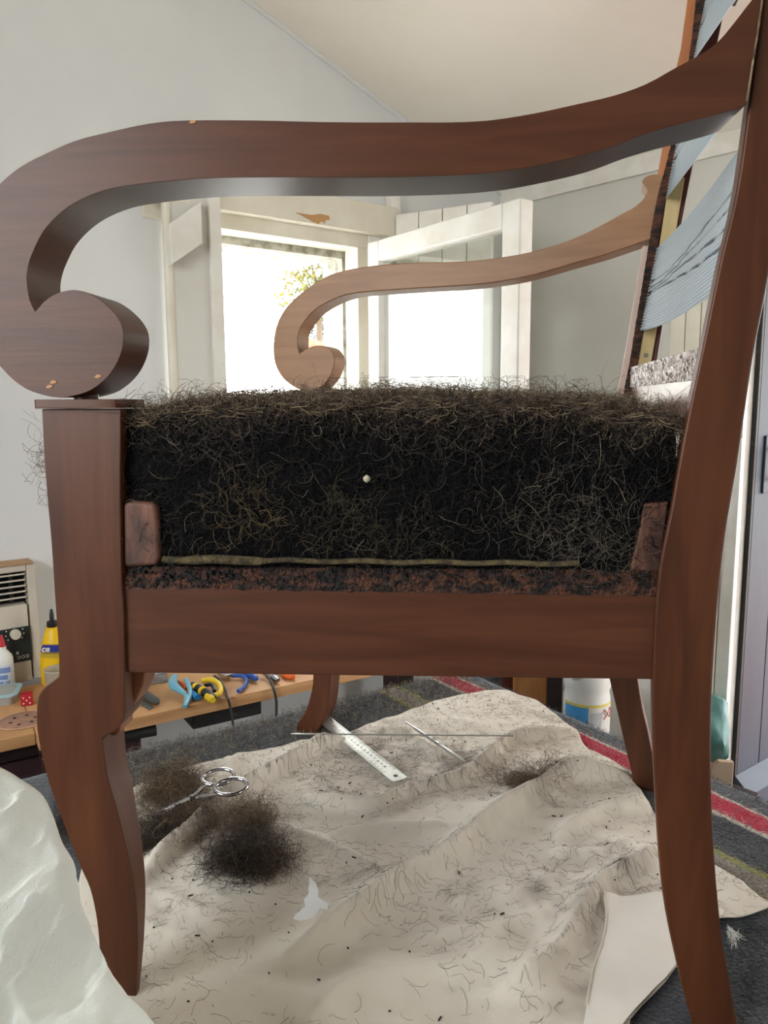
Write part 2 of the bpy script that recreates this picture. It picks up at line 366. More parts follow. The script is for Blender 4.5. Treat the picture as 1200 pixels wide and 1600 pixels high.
# ------------------------------------------------------------------ outside the window
OP = Plane(WA.pt(0, 0, 1.6)[:2], 37)
ev = [OP.at(x, y) for x, y in ((429, 363), (524, 379), (524, 405), (431, 427))]
ev[0] += Vector((0, 0, .4)); ev[1] += Vector((0, 0, .4))
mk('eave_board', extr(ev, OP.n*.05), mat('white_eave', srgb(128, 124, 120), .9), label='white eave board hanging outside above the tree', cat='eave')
def tree(name, cx, cy, pl, rad, n, cols, label, seed):
    r = random.Random(seed); c = pl.at(cx, cy); t = thing(name, label, 'tree', Vector((c.x, c.y, -.12)))
    V = []; F = []
    for i in range(n):
        q = Vector((r.gauss(0, 1), r.gauss(0, 1), r.gauss(0, 1))).normalized()*rad*r.random()**.45
        q.z *= 1.0; p = c+q; a = Vector((r.gauss(0, 1), r.gauss(0, 1), r.gauss(0, .6))).normalized(); b = a.cross(Vector((r.random(), r.random(), r.random()))).normalized()
        s = rad*r.uniform(.05, .09); k = len(V)
        V += [p-a*s, p+b*s*.45, p+a*s, p-b*s*.45]; F.append((k, k+1, k+2, k+3))
    mk('foliage', (V, F), cols, t, kind='stuff')
    mk('trunk', tube([Vector((c.x, c.y, -.12)), c+Vector((rad*.1, 0, -rad*.4)), c+Vector((-rad*.1, 0, rad*.6))], [rad*.1, rad*.07, rad*.02], 8), mat('bark', srgb(90, 74, 58), .9), t, smooth=True)
    for k in range(4):
        a = k*1.6+.4
        mk('branch', tube([c+Vector((0, 0, -rad*.3)), c+Vector((math.cos(a)*rad*.6, math.sin(a)*rad*.6, rad*.2))], [rad*.04, rad*.012], 6), MATS['bark'], t, smooth=True)
T1 = Plane(WA.pt(0, 0, 5)[:2], 37); T2 = Plane(WA.pt(0, 0, 7)[:2], 37)
tree('tree', 492, 442, T1, .42, 1000, mat('yellow_green_leaves', srgb(58, 74, 24), .7, col2=srgb(120, 108, 30), scale=3), 'yellow-green leafy tree outside the window', 3)
tree('tree', 515, 505, T2, .36, 1500, mat('dark_leaves', srgb(26, 44, 34), .6, col2=srgb(50, 74, 58), scale=3), 'dark evergreen tree outside behind the scrolled arm', 5)
rf = [Plane(WA.pt(0, 0, 4)[:2], 37).at(x, y) for x, y in ((478, 526), (524, 541), (524, 552), (478, 540))]
mk('roof_ridge', extr(rf, WA.n*.3), M_terr, label='strip of terracotta roof outside the window', cat='roof', bevel=.01)

# ------------------------------------------------------------------ wall B: doorway, door leaf, cream panelling
fW = Fr(WB.p, -48)                               # x towards the lens along wall B, y away (outside)
dr = thing('door_1', None, None, WB.pt(d0, dz, 0)); dr['kind'] = 'structure'
mk('door_jamb', box(fW, d0-.035, d0, -.02, .2, 0, dtop+.04), M_paint, dr, bevel=.003)
mk('door_jamb', box(fW, d1, d1+.05, -.02, .2, 0, dtop+.04), M_paint, dr, bevel=.003)
mk('door_head', box(fW, d0, d1, -.02, .2, dtop, dtop+.04), M_paint, dr, bevel=.003)
fD = Fr(WB.pt(d0+.012, 0, .03), 37)
leaf = thing('plank_door', 'blue-grey plank door with black weathered edge, open beyond the near back leg', 'door', fD(0, 0, dz+.01))
mk('door_edge', box(fD, 0, .012, -.0, .05, dz+.01, dtop-.01), M_black, leaf, bevel=.002, label='black weathered edge of the door')
for i in range(6):
    mk('plank', box(fD, .012+i*.118, .012+(i+1)*.118-.003, 0.0, .03, dz+.01, dtop-.01), M_blue, leaf, bevel=.002)
wb = [fD(.0, 0, dz+.025), fD(.0, -.045, dz+.025), fD(.0, -.045, dz+.085), fD(.0, 0, dz+.125)]
mk('weather_board', extr(wb, fD.x*.70), M_blue, leaf, bevel=.002)
hx = .075
mk('handle', lathe(Fr(fD(hx, 0, 0)), [(.0, H-.10), (.004, H-.10)], 8) if False else tube([fD(hx-.01, -.012, H-.12), fD(hx-.012, -.03, H-.14), fD(hx-.01, -.03, H-.19), fD(hx-.008, -.012, H-.205)], .005, 8), M_chrome, leaf, smooth=True)
mk('lock_plate', box(fD, hx-.03, hx+.005, -.006, 0, H-.24, H-.09), M_blue, leaf, bevel=.002)
# cream tongue and groove panelling and ledge on wall B
pb0 = WB.s_of(WB.at(1052, 600)); pb1 = d0-.036
n_b = 4
for i in range(n_b):
    a0 = pb0+(pb1-pb0)*i/n_b; a1 = pb0+(pb1-pb0)*(i+1)/n_b
    mk('panel_board', box(fW, a0+.0008, a1-.0008, -.03, .0, .0, 1.45), M_cream, None, bevel=.002, kind='structure')
mk('trim_3', box(fW, pb0-.002, pb1, -.05, -.03, H-.135, H-.105), M_cream, kind='structure', bevel=.003)
mk('added_door_shade', box(Fr(WB.pt(0, 0, .2), -48), -.6, 3.0, 0, 2.2, 1.95, 2.0), M_board, kind='structure')  # unseen roof added to cut the sky light on the open door
mk('terrace', box(Fr(WB.pt(0, 0, .2), -48), -.5, 2.5, 0, 3, -.1, dz-.02), M_terr, kind='structure')

# ================================================================== BENCH along wall A
bA = onz(17, 1163, ZB); bB = onz(487, 1062, ZB); byaw = math.degrees(math.atan2(bB.y-bA.y, bB.x-bA.x))
fN = Fr(Vector((bA.x, bA.y, 0)), byaw)           # x along the front edge, y to the wall
bench = thing('workbench', 'long pine workbench under the window, covered in tools', 'bench', fN(.6, .15, 0))
mk('bench_top', box(fN, .045, 1.02, 0, .30, ZB-.024, ZB), M_bench, bench, bevel=.0015)
mk('bench_top', box(fN, -.7, .044, .03, .30, ZB-.024, ZB), M_bench, bench, bevel=.0015)
mk('rail', box(fN, -.6, 1.0, .24, .27, ZB-.09, ZB-.025), M_dark, bench)
for x, y in ((-.6, .24), (.98, .24), (-.6, .06)):
    mk('leg', box(fN, x, x+.05, y, y+.05, 0, ZB-.024), M_dark, bench, bevel=.003)
# dark drawer runners hanging under the top
b1 = [fN(.19, .02, ZB-.026), fN(.27, .02, ZB-.026)]
mk('vice_bar', tube([fN(.05, .05, ZB-.043), fN(.262, .02, ZB-.043)], .0115, 14), M_black, bench, smooth=True, bevel=.002)
mk('vice_jaw', box(fN, .05, .235, .03, .08, ZB-.095, ZB-.052), mat('oxblood_iron', srgb(56, 30, 32), .5), bench, bevel=.006)
mk('drawer_runner', box(fN, -.5, .10, .05, .12, ZB-.055, ZB-.026), M_dark, bench, bevel=.004)
mk('drawer', box(fN, -.5, .12, .06, .2, ZB-.13, ZB-.06), mat('oxblood_iron', srgb(56, 30, 32), .5), bench, bevel=.004)
mk('bracket', box(fN, .345, .50, .05, .12, ZB-.075, ZB-.026), M_black, bench, bevel=.004)

def onb(px, py, dz_=0): return onz(px, py, ZB+dz_)
# wall heater
hs0 = WA.s_of(WA.at(-60, 960)); hs1 = WA.s_of(WA.at(53, 960)); hzt = WA.at(40, 875).z; hzb = WA.at(50, 1052).z
M_heat = mat('heater_enamel', srgb(206, 198, 184), .5, col2=srgb(194, 186, 170), scale=10)
ht = thing('wall_heater', 'beige wall heater with louvred grille and control dial on the left', 'heater', fA((hs0+hs1)/2, -.02, hzb))
mk('casing', cat2(box(fA, hs1-.018, hs1, -.045, 0, hzb, hzt), box(fA, hs0, hs0+.018, -.045, 0, hzb, hzt), box(fA, hs0+.018, hs1-.018, -.045, 0, hzt-.016, hzt), box(fA, hs0+.018, hs1-.018, -.01, 0, hzb, hzt-.016)), M_heat, ht, bevel=.003)
mk('top_lip', box(fA, hs0, hs1-.004, -.05, 0, hzt, hzt+.004), mat('tan_edge', srgb(176, 140, 104), .7), ht, bevel=.001)
gz0 = WA.at(40, 936).z
for k in range(5):
    z = gz0+.008+k*(hzt-.02-gz0-.004)/5
    mk('louvre', (lambda P: (P, [(0, 1, 2, 3), (7, 6, 5, 4), (0, 4, 5, 1), (1, 5, 6, 2), (2, 6, 7, 3), (3, 7, 4, 0)]))([fA(hs0+.018, -.02, z), fA(hs1-.022, -.02, z), fA(hs1-.022, -.046, z+.006), fA(hs0+.018, -.046, z+.006), fA(hs0+.018, -.02, z+.004), fA(hs1-.022, -.02, z+.004), fA(hs1-.022, -.046, z+.0095), fA(hs0+.018, -.046, z+.0095)]), M_heat, ht)
mk('grille_back', box(fA, hs0+.018, hs1-.018, -.014, -.011, gz0, hzt-.016), mat('soot_black', srgb(20, 19, 20), .9), ht)
for a in (.05, .11):
    mk('grille_strut', box(fA, hs1-a, hs1-a+.008, -.02, -.015, gz0, hzt-.016), mat('grey_strut', srgb(70, 68, 66), .7), ht)
mk('front_panel', box(fA, hs0+.018, hs1-.022, -.048, -.011, hzb, gz0), M_heat, ht, bevel=.002)
kz_0 = WA.at(35, 1023).z; kz_1 = WA.at(35, 970).z; ks1 = WA.s_of(WA.at(40, 1000)); ks0 = ks1-.085
dp = mk('dial_plate', box(fA, ks0, ks1, -.0505, -.048, kz_0, kz_1), mat('dark_green_plate', srgb(34, 44, 44), .5), ht, bevel=.001, label='dark control plate')
kc = Plane(fA(0, -.0505, 0)[:2], 37).at(23, 990); kcs = (kc-fA.o).dot(fA.x); kcz = kc.z
def disc(fr, x, z, r, y0, y1, n=20):
    V = [fr(x+r*math.cos(2*math.pi*i/n), y0, z+r*math.sin(2*math.pi*i/n)) for i in range(n)]
    return extr(V, fr.y*(y1-y0))
mk('knob', disc(fA, kcs, kcz, .0105, -.0505, -.066), M_heat, dp, bevel=.002, label='round cream knob')
tk = []
for k in range(9):
    a = math.radians(-40+k*32.5); tk.append(disc(fA, kcs+.018*math.cos(a), kcz+.018*math.sin(a), .0015, -.0505, -.0512, 8))
mk('tick_marks', cat2(*tk), M_paint, dp)
rg = []
for k in range(3):
    cx_ = ks1-.009-k*.0085; cz_ = kz_0+.011
    P = [fA(cx_+.003*math.cos(t), -.0515, cz_+.003*math.sin(t)) for t in np.linspace(0, 2*math.pi, 17)]
    rg.append(tube(P, .0006, 5))
mk('ring_marks', cat2(*rg), M_paint, dp)
star = [fA(ks1-.028+(.004 if k % 2 else .0018)*math.cos(k*math.pi/4), -.0512, kz_0+.021+(.005 if k % 2 else .0018)*math.sin(k*math.pi/4)) for k in range(8)]
mk('flame_mark', extr(star, fA.y*.0006), M_paint, dp)

def text(s, loc, xdir, ydir, size, m, parent, name='lettering', ext=.0003, shear=0, bold=0.0):
    c = bpy.data.curves.new(name, 'FONT'); c.body = s; c.size = size; c.extrude = ext; c.align_x = 'CENTER'; c.align_y = 'CENTER'; c.shear = shear; c.offset = bold
    c.resolution_u = 3; c.materials.append(m)
    o = bpy.data.objects.new(name, c); S.collection.objects.link(o); x = Vector(xdir).normalized(); y = Vector(ydir).normalized(); z = x.cross(y)
    R_ = Matrix((x, y, z)).transposed().to_4x4(); R_.translation = Vector(loc)-_off(parent); 
    me = bpy.data.meshes.new_from_object(o); bpy.data.objects.remove(o); me.name = name
    o = bpy.data.objects.new(name, me); S.collection.objects.link(o); o.parent = parent; o.matrix_local = R_
    return o
def bench_fr(px, py, yaw=0): p = onb(px, py); return Fr((p.x, p.y, ZB), yaw)
# white glue bottle, left
gb = bench_fr(9, 1079, 15)
t = thing('glue_bottle', 'white plastic glue bottle with printed blue label and red cap on the bench', 'bottle', gb.o)
sc = 1.0
mk('body', lathe(gb, [(.017, 0), (.019, .003), (.019, .07), (.0175, .077), (.011, .086), (.0075, .090), (.0075, .097)], 28), mat('white_plastic', srgb(226, 226, 220), .4), t, smooth=True)
mk('cap', lathe(gb, [(.0065, .097), (.006, .105), (.0025, .118), (.002, .122)], 16), mat('red_plastic', srgb(196, 40, 50), .4), t, smooth=True, label='red pointed cap')
lab = []; 
def wraplabel(fr, r, a0, a1, z0, z1, n=14):
    V = []; F = []
    for i in range(n+1):
        a = math.radians(a0+(a1-a0)*i/n)
        for z in (z0, z1): V.append(fr(r*math.cos(a), r*math.sin(a), z))
    for i in range(n): F.append((2*i, 2*i+2, 2*i+3, 2*i+1))
    return V, F
lbm = mk('label_print', wraplabel(gb, .0193, -160, 0, .01, .062), mat('pale_label', srgb(214, 218, 226), .5), t, smooth=True)
for (z0, z1, a0, a1) in ((.044, .056, -150, -40), (.03, .040, -150, -60), (.018, .027, -140, -50), (.012, .0155, -150, -80)):
    mk('print_block', wraplabel(gb, .0195, a0, a1, z0, z1, 8), mat('blue_print', srgb(122, 144, 192), .5), lbm)
def face_text(s, fr, r, deg, z, size, m, par, **k):
    a = math.radians(deg); n_ = (fr(math.cos(a), math.sin(a), 0)-fr.o); tx = Vector((-n_.y, n_.x, 0)); 
    text(s, fr(r*math.cos(a), r*math.sin(a), z), tx, (0, 0, 1), size, m, par, **k)
face_text('A+', gb, .0199, -72, .024, .009, M_paint, lbm)
# yellow glue bottle
yb = bench_fr(88, 1068, 0)
t = thing('glue_bottle', 'yellow glue bottle with black nozzle and blue logo behind the front leg', 'bottle', yb.o)
mk('body', lathe(yb, [(.028, 0), (.031, .004), (.031, .045), (.029, .07), (.0235, .095), (.016, .118), (.0135, .124), (.0135, .128)], 28, sy=.7), mat('yellow_plastic', srgb(244, 196, 16), .35), t, smooth=True)
mk('collar', lathe(yb, [(.0105, .128), (.0115, .130), (.0105, .140), (.007, .141)], 20), mat('black_plastic', srgb(26, 26, 30), .4), t, smooth=True)
mk('nozzle', lathe(yb, [(.005, .141), (.0045, .155), (.003, .165), (.001, .167)], 14), MATS['black_plastic'], t, smooth=True)
lg = mk('logo_patch', extr([yb(x, -.0245, z) for x, z in ((-.018, .078), (.022, .078), (.025, .093), (-.014, .093))], yb.y*.008), mat('logo_blue', srgb(30, 44, 140), .4), t, label='blue slanted logo patch')
text('ce', yb(-.0075, -.0250, .0855), yb.x, (0, 0, 1), .019, M_paint, lg, shear=.25, bold=.0006)
mk('print_block', extr([yb(x, -.0262, z) for x, z in ((-.018, .068), (.02, .068), (.02, .075), (-.017, .075))], yb.y*.006), mat('olive_print', srgb(190, 160, 40), .5), t)
# clear cup in front of the yellow bottle
cbp = bench_fr(93, 1082, 0)
t = mk('plastic_cup', lathe(cbp, [(.024, 0), (.0255, .002), (.027, .05), (.0285, .052), (.027, .0535), (.0255, .051), (.0235, .004)], 28), mat('cloudy_plastic', srgb(196, 188, 170), .3, col2=srgb(180, 170, 150), alpha=.75), smooth=True,
       label='cloudy plastic cup standing before the yellow glue bottle', cat='cup')
# flat food box with pale blue lid
fb = bench_fr(3, 1097, 14)
t = thing('food_container', 'flat plastic box with pale blue lid at the left of the bench', 'container', fb.o)
def rbox(fr, x0, x1, y0, y1, z0, z1, r=.01, n=5, tp=1.0):
    P = []
    for cx_, cy_, a0 in ((x1-r, y1-r, 0), (x0+r, y1-r, 90), (x0+r, y0+r, 180), (x1-r, y0+r, 270)):
        for k in range(n+1): a = math.radians(a0+90*k/n); P.append((cx_+r*math.cos(a), cy_+r*math.sin(a)))
    m_ = len(P); mx_, my_ = (x0+x1)/2, (y0+y1)/2
    V = [fr(mx_+(x-mx_)*tp, my_+(y-my_)*tp, z0) for x, y in P]+[fr(x, y, z1) for x, y in P]
    return V, [tuple(range(m_-1, -1, -1)), tuple(range(m_, 2*m_))]+[(i, (i+1) % m_, m_+(i+1) % m_, m_+i) for i in range(m_)]
mk('body', rbox(fb, -.06, .030, -.025, .045, 0, .017, .014, tp=.92), mat('clear_box', srgb(200, 202, 196), .3, alpha=.8), t, smooth=True)
mk('lid', cat2(rbox(fb, -.064, .034, -.029, .049, .017, .0215, .016)), mat('pale_blue_plastic', srgb(170, 200, 208), .35), t, smooth=True, bevel=.001)
mk('lid_centre', rbox(fb, -.052, .024, -.019, .040, .0212, .0222, .01), mat('lid_grey', srgb(168, 172, 160), .4), t)
# red die
dd = bench_fr(43, 1100, 20); q = .0115
t = thing('die', 'red die showing five white pips on the bench', 'die', dd.o)
mk('cube_body', box(dd, -q, q, -q, q, 0, 2*q), mat('red_die', srgb(186, 28, 44), .3), t, bevel=.0025, seg=3)
for x, z in ((-.5, .5), (.5, .5), (0, 0), (-.5, -.5), (.5, -.5)):
    mk('pip', disc(dd, x*q, q+z*q, .0017, -q-.0003, -q+.001, 12), M_paint, t)
for x in (-.45, .05, .5):
    mk('pip', lathe(Fr(dd(x*q, 0, 0)), [(.0017, 2*q-.001), (.0017, 2*q+.0003)], 12), mat('dark_pip', srgb(120, 14, 24), .5), t)
for y, z in ((-.5, .5), (0, 0), (.5, -.5)):
    c_ = [dd(q+.0003, y*q+.0017*math.cos(a), q+z*q+.0017*math.sin(a)) for a in np.linspace(0, 2*math.pi, 12, endpoint=False)]
    mk('pip', extr(c_, dd.x*-.001), M_paint, t)
# perforated sanding disc
sd = onb(36, 1126); fr_ = Fr((sd.x, sd.y, ZB), 20)
t = thing('sanding_disc', 'brown sanding disc with dark dust holes near the bench edge', 'sanding disc', fr_.o)
rd = .044
mk('disc', cat2(lathe(fr_, [(rd-.002, 0), (rd, .0006), (rd-.001, .0016)], 40)), mat('abrasive_brown', srgb(168, 128, 106), .9, col2=srgb(150, 112, 92), scale=60), t, smooth=True)
rm_ = [fr_(rd*math.cos(a), rd*math.sin(a), .0012+.0008*math.sin(3*a)) for a in np.linspace(0, 2*math.pi, 41)]
mk('rim', tube(rm_, .0009, 6, cap=False), mat('pale_rim', srgb(222, 180, 150), .8), t, smooth=True)
for k in range(6):
    a = k*math.pi/3+.3; mk('dust_hole', lathe(Fr(fr_(.022*math.cos(a), .022*math.sin(a), 0)), [(.0035, .0014), (.0035, .0019)], 12), MATS['soot_black'], t)
# rasp/knob with dark grey rounded handle, right of the leg
def lay(px, py, qx, qy, dz_=.0): return onb(px, py, dz_), onb(qx, qy, dz_)
a_, b_ = lay(222, 1082, 247, 1098, .008)
t = thing('wooden_mallet_handle', None, None, a_); t.name = 'carving_tool'
tag(t, 'tool with dark grey rounded handle lying right of the front leg', 'tool')
mk('handle', tube([a_.lerp(b_, k) for k in (-1.0, -.9, -.5, 0, .5, .85, .97, 1.0)], [.002, .006, .0075, .0085, .009, .008, .005, .001], 14), mat('dark_grey_rubber', srgb(76, 76, 74), .6), t, smooth=True)
mk('ferrule', tube([a_.lerp(b_, -1.5), a_.lerp(b_, -1.0)], .003, 10), M_chrome, t, smooth=True)
pm = mat('blue_handle', srgb(40, 80, 160), .35); tealp = mat('teal_plastic', srgb(112, 176, 200), .35); ylw = mat('tool_yellow', srgb(232, 196, 30), .4); blk = MATS['black_plastic']
org = mat('tool_orange', srgb(240, 110, 40), .4)
p1, p2 = lay(214, 1101, 232, 1107, .002)
mk('metal_offcut', cat2(extr([onb(x, y, .0005) for x, y in ((222, 1092), (240, 1106), (234, 1110), (216, 1099))], Vector((0, 0, .0015)))), mat('dull_metal', srgb(110, 112, 106), .5, metal=.5), label='thin grey metal offcut lying beside the dark grey tool', cat='metal offcut')
oc = onb(217, 1104); mk('cork_scrap', box(Fr((oc.x, oc.y, ZB), 30), -.004, .005, -.003, .003, 0, .005), mat('cork', srgb(200, 176, 150), .8), bevel=.001, label='small pale cork scrap at the edge of the bench', cat='scrap')
# white bristle brush block
br = onb(245, 1066); fr_ = Fr((br.x, br.y, ZB), 20)
t = thing('bristle_brush', 'flat brush with pale grey bristles lying on the bench', 'brush', fr_.o)
V = []
mk('bristles', box(fr_, -.024, .022, -.012, .014, 0, .022), mat('grey_bristle', srgb(168, 166, 160), .9, col2=srgb(120, 118, 112), scale=30, stretch=(1, 1, 14), bump=.8), t, bevel=.003)
mk('stock', box(fr_, -.042, -.024, -.014, .016, .0, .026), blk, t, bevel=.003)
# pale blue spring clamp
P_ = [onb(x, y, z) for x, y, z in ((273, 1056, .02), (270, 1064, .02), (272, 1072, .018), (283, 1080, .014), (291, 1087, .012), (291, 1096, .008), (288, 1104, .005))]
t = thing('spring_clamp', 'pale blue plastic spring clamp lying among the tools', 'clamp', Vector((P_[3].x, P_[3].y, ZB)))
mk('jaw', tube(crom(P_, 4), [.006+.004*math.sin(k/24*6) if k < 16 else .005 for k in range(25)], 10, flat=.8), tealp, t, smooth=True)
P_ = [onb(x, y, z) for x, y, z in ((291, 1062, .02), (296, 1074, .016), (297, 1086, .01), (290, 1102, .005))]
mk('jaw', tube(crom(P_, 4), .005, 10), tealp, t, smooth=True)
pv = onb(302, 1078, .006)
mk('pivot', tube([onb(298, 1082, .008), onb(309, 1090, .008)], .0065, 14), mat('mid_blue_plastic', srgb(40, 130, 190), .4), t, smooth=True)
# screwdriver: orange-black shaft end
t = thing('screwdriver', 'screwdriver with orange collar poking out from under the yellow clamp', 'screwdriver', onb(284, 1070, 0))
mk('shank', tube([onb(268, 1058, .008), onb(283, 1069, .008)], .0022, 8), M_black, t, smooth=True)
mk('handle', tube([onb(281, 1066, .009), onb(286, 1070, .009), onb(293, 1076, .009)], [.004, .0055, .005], 12), org, t, smooth=True, label='orange handle')
# yellow and black pliers/snips
t = thing('hand_clamp', 'black and yellow hand clamp standing between blue clamp and cable', 'clamp', onb(325, 1088, 0))
mk('body', tube(crom([onb(300, 1070, .014), onb(312, 1077, .014), onb(325, 1085, .012), onb(334, 1092, .011)], 4), [.006, .008, .009, .009, .009, .009, .0095, .0095, .0095, .009, .009, .008, .006], 12), blk, t, smooth=True)
mk('end_cap', tube([onb(324, 1088, .011), onb(329, 1091, .011), onb(333, 1094, .011)], [.0075, .0085, .006], 14), ylw, t, smooth=True, label='yellow end cap')
mk('grip_band', tube([onb(305, 1073, .0145), onb(309, 1075, .0145)], .0088, 12), ylw, t, smooth=True)
mk('grip_band', tube([onb(316, 1079, .0145), onb(319, 1081, .0145)], .0098, 12), ylw, t, smooth=True)
mk('trigger', tube(crom([onb(315, 1064, .022), onb(330, 1062, .024), onb(343, 1070, .02), onb(344, 1082, .014), onb(335, 1087, .012)], 4), .0055, 10), ylw, t, smooth=True)
mk('trigger_pad', tube(crom([onb(319, 1071, .02), onb(331, 1070, .02), onb(335, 1080, .016)], 4), .004, 10), blk, t, smooth=True)
# blue-handled pliers
t = thing('pliers', 'blue-handled pliers with steel jaws lying on the bench', 'pliers', onb(372, 1068, 0))
mk('handle', tube(crom([onb(362, 1056, .008), onb(376, 1056, .008), onb(385, 1062, .008), onb(381, 1073, .007), onb(372, 1080, .007)], 5), [.0042]*17+[.005]*3+[.004], 12), pm, t, smooth=True)
mk('handle', tube(crom([onb(377, 1053, .01), onb(392, 1056, .01), onb(402, 1061, .01)], 4), [.005, .005, .006, .007, .0075, .0075, .007, .006, .003], 12), pm, t, smooth=True)
mk('jaws', cat2(extr([onb(x, y, .006) for x, y in ((340, 1056), (352, 1061), (362, 1058), (358, 1050), (345, 1050))], Vector((0, 0, .008)))), M_chrome, t, bevel=.001)
# orange capped tool + steel knob
t = thing('marker_pen', 'orange end of a tool poking out beneath the seat rail', 'tool', onb(452, 1058, 0))
mk('cap', tube([onb(443, 1052, .008), onb(450, 1056, .008), onb(457, 1057, .008), onb(461, 1057, .008)], [.006, .0075, .0075, .005], 14), org, t, smooth=True)
mk('shank', tube([onb(425, 1040, .008), onb(443, 1052, .008)], .004, 10), blk, t, smooth=True)
t = thing('awl', 'round steel end of an awl beside the second hanging cable', 'awl', onb(430, 1062, 0))
mk('ball', tube([onb(424, 1056, .009), onb(427, 1058, .009), onb(431, 1061, .009), onb(435, 1063, .009)], [.004, .0075, .0075, .004], 14), M_chrome, t, smooth=True)
mk('shank', tube([onb(415, 1050, .009), onb(424, 1056, .009)], .0028, 10), M_chrome, t, smooth=True)
# hanging cables
cab = mat('dark_cable', srgb(50, 52, 52), .6)
c1 = [onb(335, 1056, .012), onb(344, 1063, .011), onb(352, 1078, .007), onb(356, 1092, .004)]
e_ = onb(358, 1094, 0); 
def hang(px, py, off=.008):
    d = ray(px, py); P0 = fN(0, -off, 0); n_ = fN.y; tt = (P0.x*n_.x+P0.y*n_.y)/(d.x*n_.x+d.y*n_.y); return Vector((d.x*tt, d.y*tt, H+d.z*tt))
mk('cable', tube(crom(c1+[hang(358, 1097), hang(361, 1112), hang(364, 1130), hang(366, 1150), hang(362, 1200), hang(350, 1300)], 5), .0026, 8), cab, smooth=True, label='dark cable hanging over the bench edge beside the yellow and black clamp', cat='cable')
c2 = [onb(408, 1050, .012), onb(417, 1056, .01), onb(424, 1066, .006)]
mk('cable', tube(crom(c2+[hang(428, 1078), hang(431, 1090), hang(432, 1108), hang(431, 1160), hang(440, 1260)], 5), .003, 8), cab, smooth=True, label='dark cable hanging over the bench edge beside the blue pliers', cat='cable')

# ================================================================== things beyond the table on the right
def low(px, py, z): return onz(px, py, z)
shz = .22
sh = thing('low_stand', 'low dark wooden stand behind the table holding the plastic jug', 'stand', (.62, 1.98, 0))
fr_ = Fr((.62, 1.98, 0), -48)
mk('shelf', box(fr_, -.34, .34, -.13, .13, shz-.02, shz), M_dark, sh, bevel=.002)
for x in (-.32, .28):
    for y in (-.12, .08): mk('leg', box(fr_, x, x+.04, y, y+.04, 0, shz-.02), M_dark, sh, bevel=.002)
DJ = 1.86
def up(px, D, z=0): return Vector(((px-600)/FPX*D*1.02, D, z))
jf = Fr(up(923, DJ, shz), 0)
jr = .058
t = thing('plastic_jug', 'white plastic jug with blue label and hazard diamonds behind the far back leg', 'jug', jf.o)
jz = .275
mk('body', lathe(jf, [(.052, 0), (jr, .008), (jr, jz-.03), (jr-.004, jz-.015), (jr, jz), (jr, jz+.03), (jr-.006, jz+.055), (.045, jz+.07), (.03, jz+.082), (.022, jz+.085), (.022, jz+.1)], 32), mat('jug_white', srgb(228, 226, 220), .4), t, smooth=True)
mk('cap', lathe(jf, [(.025, jz+.1), (.025, jz+.125), (.02, jz+.127)], 20), MATS['white_plastic'], t, smooth=True)
mk('handle', tube(crom([jf(-.04, -.03, jz+.03), jf(-.03, -.058, jz+.045), jf(0, -.062, jz+.06), jf(.005, -.04, jz+.085), jf(0, -.02, jz+.095)], 5), .011, 12), MATS['jug_white'], t, smooth=True)
lb_ = mk('label_print', wraplabel(jf, jr+.0006, -165, -15, .12, jz-.035), mat('jug_label', srgb(222, 218, 208), .5), t, smooth=True)
mk('blue_block', wraplabel(jf, jr+.0010, -165, -100, .12, jz-.043), mat('label_blue', srgb(74, 156, 214), .5), lb_, smooth=True)
mk('yellow_line', wraplabel(jf, jr+.0012, -165, -15, jz-.042, jz-.036), mat('label_yellow', srgb(226, 206, 90), .5), lb_, smooth=True)
mk('print_block', wraplabel(jf, jr+.0010, -96, -66, .13, jz-.055), mat('grey_print', srgb(190, 188, 190), .5), lb_, smooth=True)
for dg in (-58, -36):
    a = math.radians(dg); c_ = jf((jr+.0015)*math.cos(a), (jr+.0015)*math.sin(a), jz-.062); tx = Vector((-math.sin(a), math.cos(a), 0)); s_ = .0125
    dm = [c_+tx*s_, c_+Vector((0, 0, s_)), c_-tx*s_, c_-Vector((0, 0, s_))]
    o_ = mk('hazard_diamond', tube(dm+[dm[0]], .0011, 5), mat('hazard_red', srgb(206, 52, 50), .5), lb_)
    text('!', c_+Vector((math.cos(a), math.sin(a), 0))*.001, tx, (0, 0, 1), .016, M_ink, lb_)
# orange board and dark posts
def standing(name, px0, px1, D, z0, z1, th, m, label, cat_, yaw=0, bevel=.003, par=None):
    a = up(px0, D); b = up(px1, D); f_ = Fr((a.x, a.y, 0), yaw); wdt = (b-a).length
    return mk(name, box(f_, 0, wdt, 0, th, z0, z1), m, par, bevel=bevel, label=label, cat=cat_)
standing('wooden_board', 806, 862, 1.95, 0, .62, .02, M_board, 'orange-brown wooden board standing left of the plastic jug', 'board')
standing('dark_post', 861, 884, 1.93, 0, .62, .03, M_dark, 'dark brown wooden post between the orange board and jug', 'post')
standing('dark_red_panel', 788, 806, 1.99, 0, .62, .02, M_red, 'narrow dark red panel left of the orange board', 'panel')
standing('dark_box', 745, 788, 2.05, 0, .605, .08, mat('charcoal_box', srgb(56, 56, 54), .7, col2=srgb(110, 110, 96), scale=20), 'charcoal mottled box beyond the tip of the table', 'box')
standing('dark_upright', 597, 622, 1.72, 0, .66, .03, M_dark, 'dark upright beyond the far table edge by the bench end', 'post')
f_ = Fr(up(960, 2.0), -20)
mk('white_panel', (lambda P: extr(P, f_.y*.012))([f_(-.03, 0, 0), f_(.17, 0, 0), f_(.17, 0, .78), f_(-.02, 0, .74), f_(-.06, 0, .5)]), M_paint, label='white painted panel leaning behind the plastic jug', cat='panel', bevel=.002)
